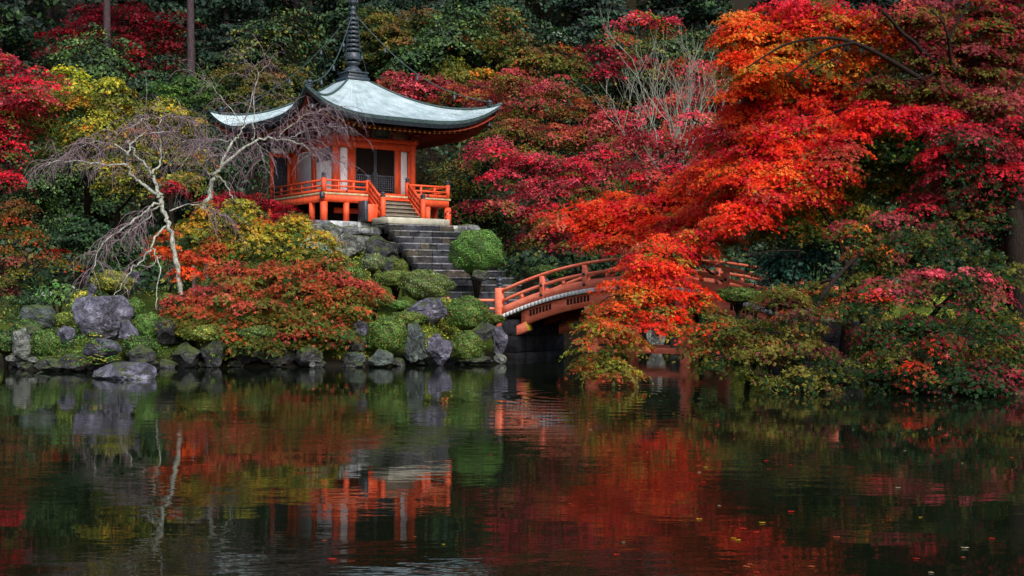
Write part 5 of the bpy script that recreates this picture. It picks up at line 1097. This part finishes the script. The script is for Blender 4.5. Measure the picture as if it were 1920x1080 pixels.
for i, (lab, px, py, rx, ry, D, sp) in enumerate(S): shrub(lab, px, py, rx, ry, D, sp, seed=i, skirt=1.22 if i == 0 else 1.25, lump=.085 if i in (0, 1, 2, 3, 10) else .11)
for i, (lab, px, py, rx, ry, D, sp, lf) in enumerate([
 ('broad-leaved green bush at the left above the pale mossy rock', 112, 548, 34, 22, 43.5, 'green:1.4,sage:.8,brightg:.4', .13),
 ('bright yellow-green leafy bush beside the dark standing stone', 158, 553, 22, 15, 42.4, 'yellow:.7,ygreen:2,green:.5', .10),
 ('dark bush behind the broad-leaved one at the left edge', 60, 560, 34, 22, 44.5, 'dgreen:2,green:.5', .12),
 ('dark teal glossy bush at the right end of the bridge', 1465, 498, 62, 34, 37.2, 'teal:3', .12),
 ('dark teal glossy bush in the shade right of the teal one beside the bridge', 1530, 470, 40, 24, 38, 'teal:1.5,dgreen:1', .12),
 ('grey-green bush low in the shade at the left of the dark gap', 240, 470, 60, 34, 48, 'dgreen:2,green:.3', .13),
 ('dark bush under the cherry behind the big boulder', 150, 440, 60, 30, 50, 'dgreen:2', .14),
 ('dark leafy bush left of the stair top', 640, 500, 34, 18, 49, 'green:1,olive:1', .09)]):
    rng = np.random.default_rng(900+i); x, y = bxy(px, D); g = max(GZ(x, y), 0); c = np.array(P(px, py, D)); a, b = rx*D/F, ry*D/F
    r_ = empty('leafy_bush', (x, y, g), 0, lab, 'bush'); L = Leaves(); T = MB(); cc = c-np.array([x, y, g])
    clump(L, T, cc, np.array([a, a*.8, b]), sp, None, .3, lf, 1, 1.7, 2.2, rng, .35)
    for k in range(6): limb(T, (0, 0, -.2), cc+np.array([rng.uniform(-a, a)*.6, rng.uniform(-a, a)*.4, 0]), .03, .01, rng)
    T.build('stem', M['bark'], r_); L.build('foliage', M['evergreen'], r_)

# ------------------------------------------------------------------ boulders
R = [("big slanted slate-blue boulder on the left bank", 188, 592, 106, 84, 40.2, 'rock', .55), ("grey boulder with pale spots and moss at the far left", 76, 592, 72, 48, 41.4, 'rockgreen', .5),
 ("upright square grey stone standing in the water at the left edge", 40, 652, 44, 66, 39.2, 'rockpale', .8), ("low pointed purple rock lying in the pond at the left", 236, 702, 122, 44, 34.0, 'rock', .7),
 ("small dark purple rock between the slanted boulder and the clipped mound", 125, 628, 34, 36, 39.4, 'rock', .7), ("brown-purple rock below the slanted boulder", 190, 655, 66, 44, 37.6, 'rock', .6),
 ("dark rock right of the green mound under the cherry", 312, 620, 50, 46, 40.4, 'rockdark', .8), ("rock showing through the fern at the left shore", 140, 680, 60, 30, 37.3, 'rockdark', .6),
 ("white-flecked dark shore rock", 350, 665, 60, 44, 39.6, 'rockdark', .8), ("tall dark shore rock beside the white-flecked one", 405, 660, 54, 56, 39.8, 'rockdark', .9),
 ("dark shore rock under the left of the coral maple", 455, 664, 56, 46, 40.0, 'rockdark', .9), ("dark shore rock in the middle of the black hollow", 520, 662, 70, 50, 40.2, 'rockdark', .9),
 ("dark shore rock right of the black hollow", 585, 668, 60, 40, 39.9, 'rockdark', .9), ("blue-grey topped rock overhanging the shore left of the round shrub", 678, 616, 40, 26, 40.6, 'rock', .7),
 ("dark block under the blue-grey topped rock", 665, 645, 60, 34, 40.8, 'rockdark', 1), ("pale mossy block at the waterline, left of two", 664, 676, 52, 30, 39.9, 'rockgreen', 1),
 ("pale squared block at the waterline under the round shrub", 714, 674, 48, 34, 39.9, 'rockgreen', .6), ("tall green-grey standing stone right of the round shrub", 778, 640, 52, 68, 40.6, 'rockgreen', 1),
 ("purple-grey flat-topped boulder in the middle of the moss bank", 803, 584, 84, 48, 43.6, 'rock', .45), ("pale-capped brown rock at the shore left of the edge shrub", 824, 654, 50, 52, 40.8, 'rock', .8),
 ("jagged dark rock left of a pair by the bridge foot", 908, 624, 38, 44, 42.6, 'rockdark', 1), ("tall dark rock right of a pair by the bridge foot", 936, 634, 30, 56, 43.2, 'rock', 1),
 ("small round spotted stone at the waterline by the bridge foot", 937, 674, 24, 18, 42.2, 'rockpale', .4), ("low dark rock under the edge shrub", 890, 676, 60, 20, 41.4, 'rockdark', .6),
 ("purple stone tip beside the yellow-green bush", 172, 542, 16, 26, 42.2, 'rock', .8), ("blue-grey rock behind the yellow-green mound", 252, 520, 26, 26, 43.6, 'rock', .8),
 ("grey-white tall rock across the water seen between the bridge legs", 1232, 628, 36, 70, 53, 'rockpale', .9), ("dark rock behind the bridge under the deck", 1290, 620, 60, 60, 54, 'rockdark', .9),
 ("large white-grey boulder in the wall left of the stair", 652, 460, 62, 50, 54.2, 'rockpale', .9), ("dark boulder beside the stair below the white-grey boulder", 715, 470, 60, 56, 53.6, 'rockdark', .9),
 ("grey boulder at the left end of the wall under the veranda", 616, 440, 46, 40, 55, 'rockpale', .9), ("mossy boulder at the left edge of the stair, lower down", 735, 500, 40, 40, 51.6, 'rockdark', .9),
 ("grey stone at the foot of the big round shrub", 900, 515, 34, 22, 49.5, 'rockdark', .8), ("small pale stone at the waterline below the upright square stone", 20, 672, 18, 14, 38.4, 'rockpale', .4),
 ("second small pale stone at the waterline below the upright square stone", 62, 675, 16, 12, 38.2, 'rockpale', .4), ("small white stone at the waterline in front of the black hollow", 586, 684, 12, 10, 39.1, 'rockpale', .4),
 ("flat pale stone in the shade under the right maples", 1576, 602, 36, 12, 31.5, 'rockpale', .5),
 ("dark bank rock at the water under the drooping rose maple", 1560, 700, 110, 60, 31.5, 'rockdark', .9), ("dark bank rock at the right edge of the water", 1850, 720, 160, 60, 28.4, 'rockdark', .9), ("dark bank rock between the two others under the right maples", 1700, 715, 140, 50, 29.6, 'rockdark', .9)]
R += [("squat dark rock in the pond edge left of the purple pond rock", 100, 684, 54, 30, 37.4, 'rockdark', .9), ("dark rock just behind the purple pond rock", 270, 668, 56, 38, 38.6, 'rockdark', .9),
 ("mossy dark rock between the pale mossy boulder and the clipped mound", 60, 622, 40, 26, 40, 'rockdark', .8), ("small slate rock leaning on the slanted boulder's right foot", 238, 622, 40, 40, 39.6, 'rock', .9),
 ("black rock filling the hollow under the coral maple", 545, 640, 80, 50, 41, 'rockdark', 1), ("black rock behind the tall dark shore rock", 430, 636, 60, 36, 41, 'rockdark', 1), ("dark rock above the white-flecked shore rock", 345, 636, 44, 30, 41, 'rockdark', 1)]
for i, (lab, px, py, w_, h_, D, mt, ang) in enumerate(R): rock(lab, px, py, w_, h_, D, mt, i+1, angular=ang*.9)
for i in range(26):   # low stones filling the edge of the pond
    rs2 = random.Random(300+i); t = i/25; pts = [(-16.2, 42.0), (-14.6, 38.3), (-13, 37.5), (-11.3, 39.2), (-9.5, 40.1), (-5, 39.8), (-2.7, 41.2), (-1.3, 43.2)]
    u = t*(len(pts)-1); k = min(int(u), len(pts)-2); f = u-k; x = pts[k][0]*(1-f)+pts[k+1][0]*f; y = pts[k][1]*(1-f)+pts[k+1][1]*f-.05
    px = 960+F*x/y; wv = rs2.uniform(22, 46); rock('low dark stone in the wet edge between the larger shore rocks', px, HOR+CAMZ*F/y-6, wv, wv*rs2.uniform(.35, .6), y, 'rockdark', 400+i, angular=.8, name='edge_stone', group='low stones along the pond edge', sub=3)

# ------------------------------------------------------------------ ferns and sprays by the left shore, ground cover, litter
for i, (px, py, D, lab) in enumerate(((165, 620, 36.9, 'bright green feathery seedling in front of the slanted boulder'), (185, 640, 36.6, 'flat pale green spray beside the feathery seedling'), (150, 668, 36.2, 'low fern at the left shore rocks'), (195, 664, 36.4, 'long flat fern spray above the pond rock'), (205, 690, 34.2, 'yellow-green tuft on the pointed pond rock'))):
    rng = np.random.default_rng(60+i); x, y = bxy(px, D); c = np.array(P(px, py, D)); g = max(0.05, c[2]-.5)
    r_ = empty('fern', (x, y, g), 0, lab, 'fern'); L = Leaves(); T = MB()
    for k in range(11):
        a = rng.random()*6.28; Ln = rng.uniform(.25, .5)*(.5 if i == 4 else 1); st = np.array([0, 0, (c[2]-g)*rng.uniform(.3, 1.0)]); e = st+np.array([math.cos(a)*Ln, math.sin(a)*Ln, rng.uniform(-.05, .12)])
        T.tube([(0, 0, 0), st, e], [.008, .006, .003], 3, cap=False); n = 26; u = np.linspace(.1, 1, n)[:, None]; sd2 = np.array([-math.sin(a), math.cos(a), 0])*np.where(np.arange(n) % 2, 1, -1)[:, None]*.05*(1.1-u)
        cs, ws = mixpal('brightg:2,ygreen:1.2'); L.add(st+(e-st)*u+sd2, np.array([0, 0, 1.])+rng.normal(0, .3, (n, 3)), .07, np.tile(cs[rng.choice(len(cs), p=ws)], (n, 1)), 1, rng=rng)
    T.build('stem', M['bark'], r_); L.build('frond', M['shrubleaf'], r_)
def cover():
    rng = np.random.default_rng(9); L = Leaves(); N = 640000
    X = rng.uniform(-19, 20, N); Y = rng.uniform(26, 60, N); s_ = sdist(X, Y); pn = np.array([mnoise.noise(Vector((x*.6, y*.6, 3))) for x, y in zip(X[::1], Y[::1])])
    keep = (s_ > .15) & (rng.random(N) < .35+pn*1.5); X, Y, pn = X[keep], Y[keep], pn[keep]
    sl = (X+4.35)*.46-(Y-58)*.888; sn_ = np.abs((X+4.35)*.888+(Y-58)*.46); k2 = ~((sl > -1) & (sl < 9) & (sn_ < 2.3)); X, Y, pn = X[k2], Y[k2], pn[k2]
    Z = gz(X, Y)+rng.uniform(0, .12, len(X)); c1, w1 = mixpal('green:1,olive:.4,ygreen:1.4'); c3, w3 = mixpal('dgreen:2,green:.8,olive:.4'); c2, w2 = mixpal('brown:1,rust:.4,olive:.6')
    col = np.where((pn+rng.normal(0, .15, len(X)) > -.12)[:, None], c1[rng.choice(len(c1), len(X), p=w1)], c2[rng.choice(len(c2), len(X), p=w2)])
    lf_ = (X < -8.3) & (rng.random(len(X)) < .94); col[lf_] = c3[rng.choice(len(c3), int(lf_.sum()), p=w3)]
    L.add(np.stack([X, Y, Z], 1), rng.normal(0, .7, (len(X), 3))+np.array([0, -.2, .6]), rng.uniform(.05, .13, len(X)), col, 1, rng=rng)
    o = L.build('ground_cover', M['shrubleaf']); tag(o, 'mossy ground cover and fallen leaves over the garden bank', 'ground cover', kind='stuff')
cover()
def undergrowth():
    rng = np.random.default_rng(19); L = Leaves(); N = 150000
    Y = rng.uniform(50, 128, N); X = rng.uniform(-.5, .5, N)*(Y*.95+6); s_ = sdist(X, Y)
    lx = (X-TX)*math.cos(TH)+(Y-TY)*math.sin(TH); ly = -(X-TX)*math.sin(TH)+(Y-TY)*math.cos(TH)
    sl = (X+4.35)*.46-(Y-58)*.888; sn_ = np.abs((X+4.35)*.888+(Y-58)*.46)
    k = (s_ > .3) & ~((np.abs(lx) < 5) & (ly < 5) & (ly > -6.5)) & ~((sl > -2) & (sl < 10) & (sn_ < 2.6)) & ((Y > 58) | (X > 2) | (X < -14))
    X, Y = X[k], Y[k]; hh = .35+.9*np.array([abs(mnoise.noise(Vector((x*.35, y*.35, 7)))) for x, y in zip(X, Y)])
    Z = gz(X, Y)+rng.random(len(X))**.7*hh*2.0; c1, w1 = mixpal('dgreen:1.5,ever:2,cedar:1,olive:.2')
    L.add(np.stack([X, Y, Z], 1), rng.normal(0, .6, (len(X), 3))+np.array([0, -.3, .6]), rng.uniform(.15, .42, len(X)), c1[rng.choice(len(c1), len(X), p=w1)], 1, rng=rng)
    o = L.build('undergrowth', M['evergreen']); tag(o, 'dark leafy undergrowth covering the hillside between the trees', 'undergrowth', kind='stuff')
undergrowth()
# leaves afloat
rs = random.Random(4)
kinds = (('red', '#c42a1c', 'small red maple leaf floating on the dark pond'), ('yellow', '#c8a028', 'small yellow leaf floating on the dark pond'), ('rust', '#a8522c', 'small rusty brown leaf floating on the dark pond'), ('pale', '#b8a888', 'small pale dry leaf floating on the dark pond'))
lm = {}
for nm, hx, lab in kinds:
    mb = MB(); c0 = len(mb.v); n = 14; vs = [(0, 0, .006)]
    for j in range(n):
        a = 2*math.pi*j/n; r = (.062 if j % 2 == 0 else .03)*(1.25 if j == 4 else 1); vs.append((r*math.cos(a), r*math.sin(a), .004+.012*((j*7) % 3)/2))
    mb.add(vs, [(0, j+1, (j+1) % n+1) for j in range(n)], srgb(hx)); o = mb.build('floating_leaf', M['leaf'], color=True); lm[nm] = [o, lab, False]
pos_ = []
for k in range(52):
    px = rs.choice([rs.uniform(900, 1900), rs.uniform(1150, 1900), rs.uniform(560, 1900)]); py = rs.uniform(790, 1075) if px > 900 else rs.uniform(1000, 1050)
    pos_.append((px, py))
for k, (px, py) in enumerate(pos_):
    D = CAMZ*F/(py-HOR); nm = rs.choice(['red', 'red', 'rust', 'rust', 'yellow', 'pale']); o, lab, used = lm[nm]
    if used: q = o.copy(); COL.objects.link(q)
    else: q = o; lm[nm][2] = True
    q.location = ((px-960)/F*D, D, .004); q.rotation_euler = (0, 0, rs.uniform(0, 6.28)); sc = rs.uniform(.28, .62)*(.55+.45*min(1, 12/D)); q.scale = (sc, sc, sc)
    tag(q, lab, 'floating leaf', 'leaves floating on the pond, '+nm)
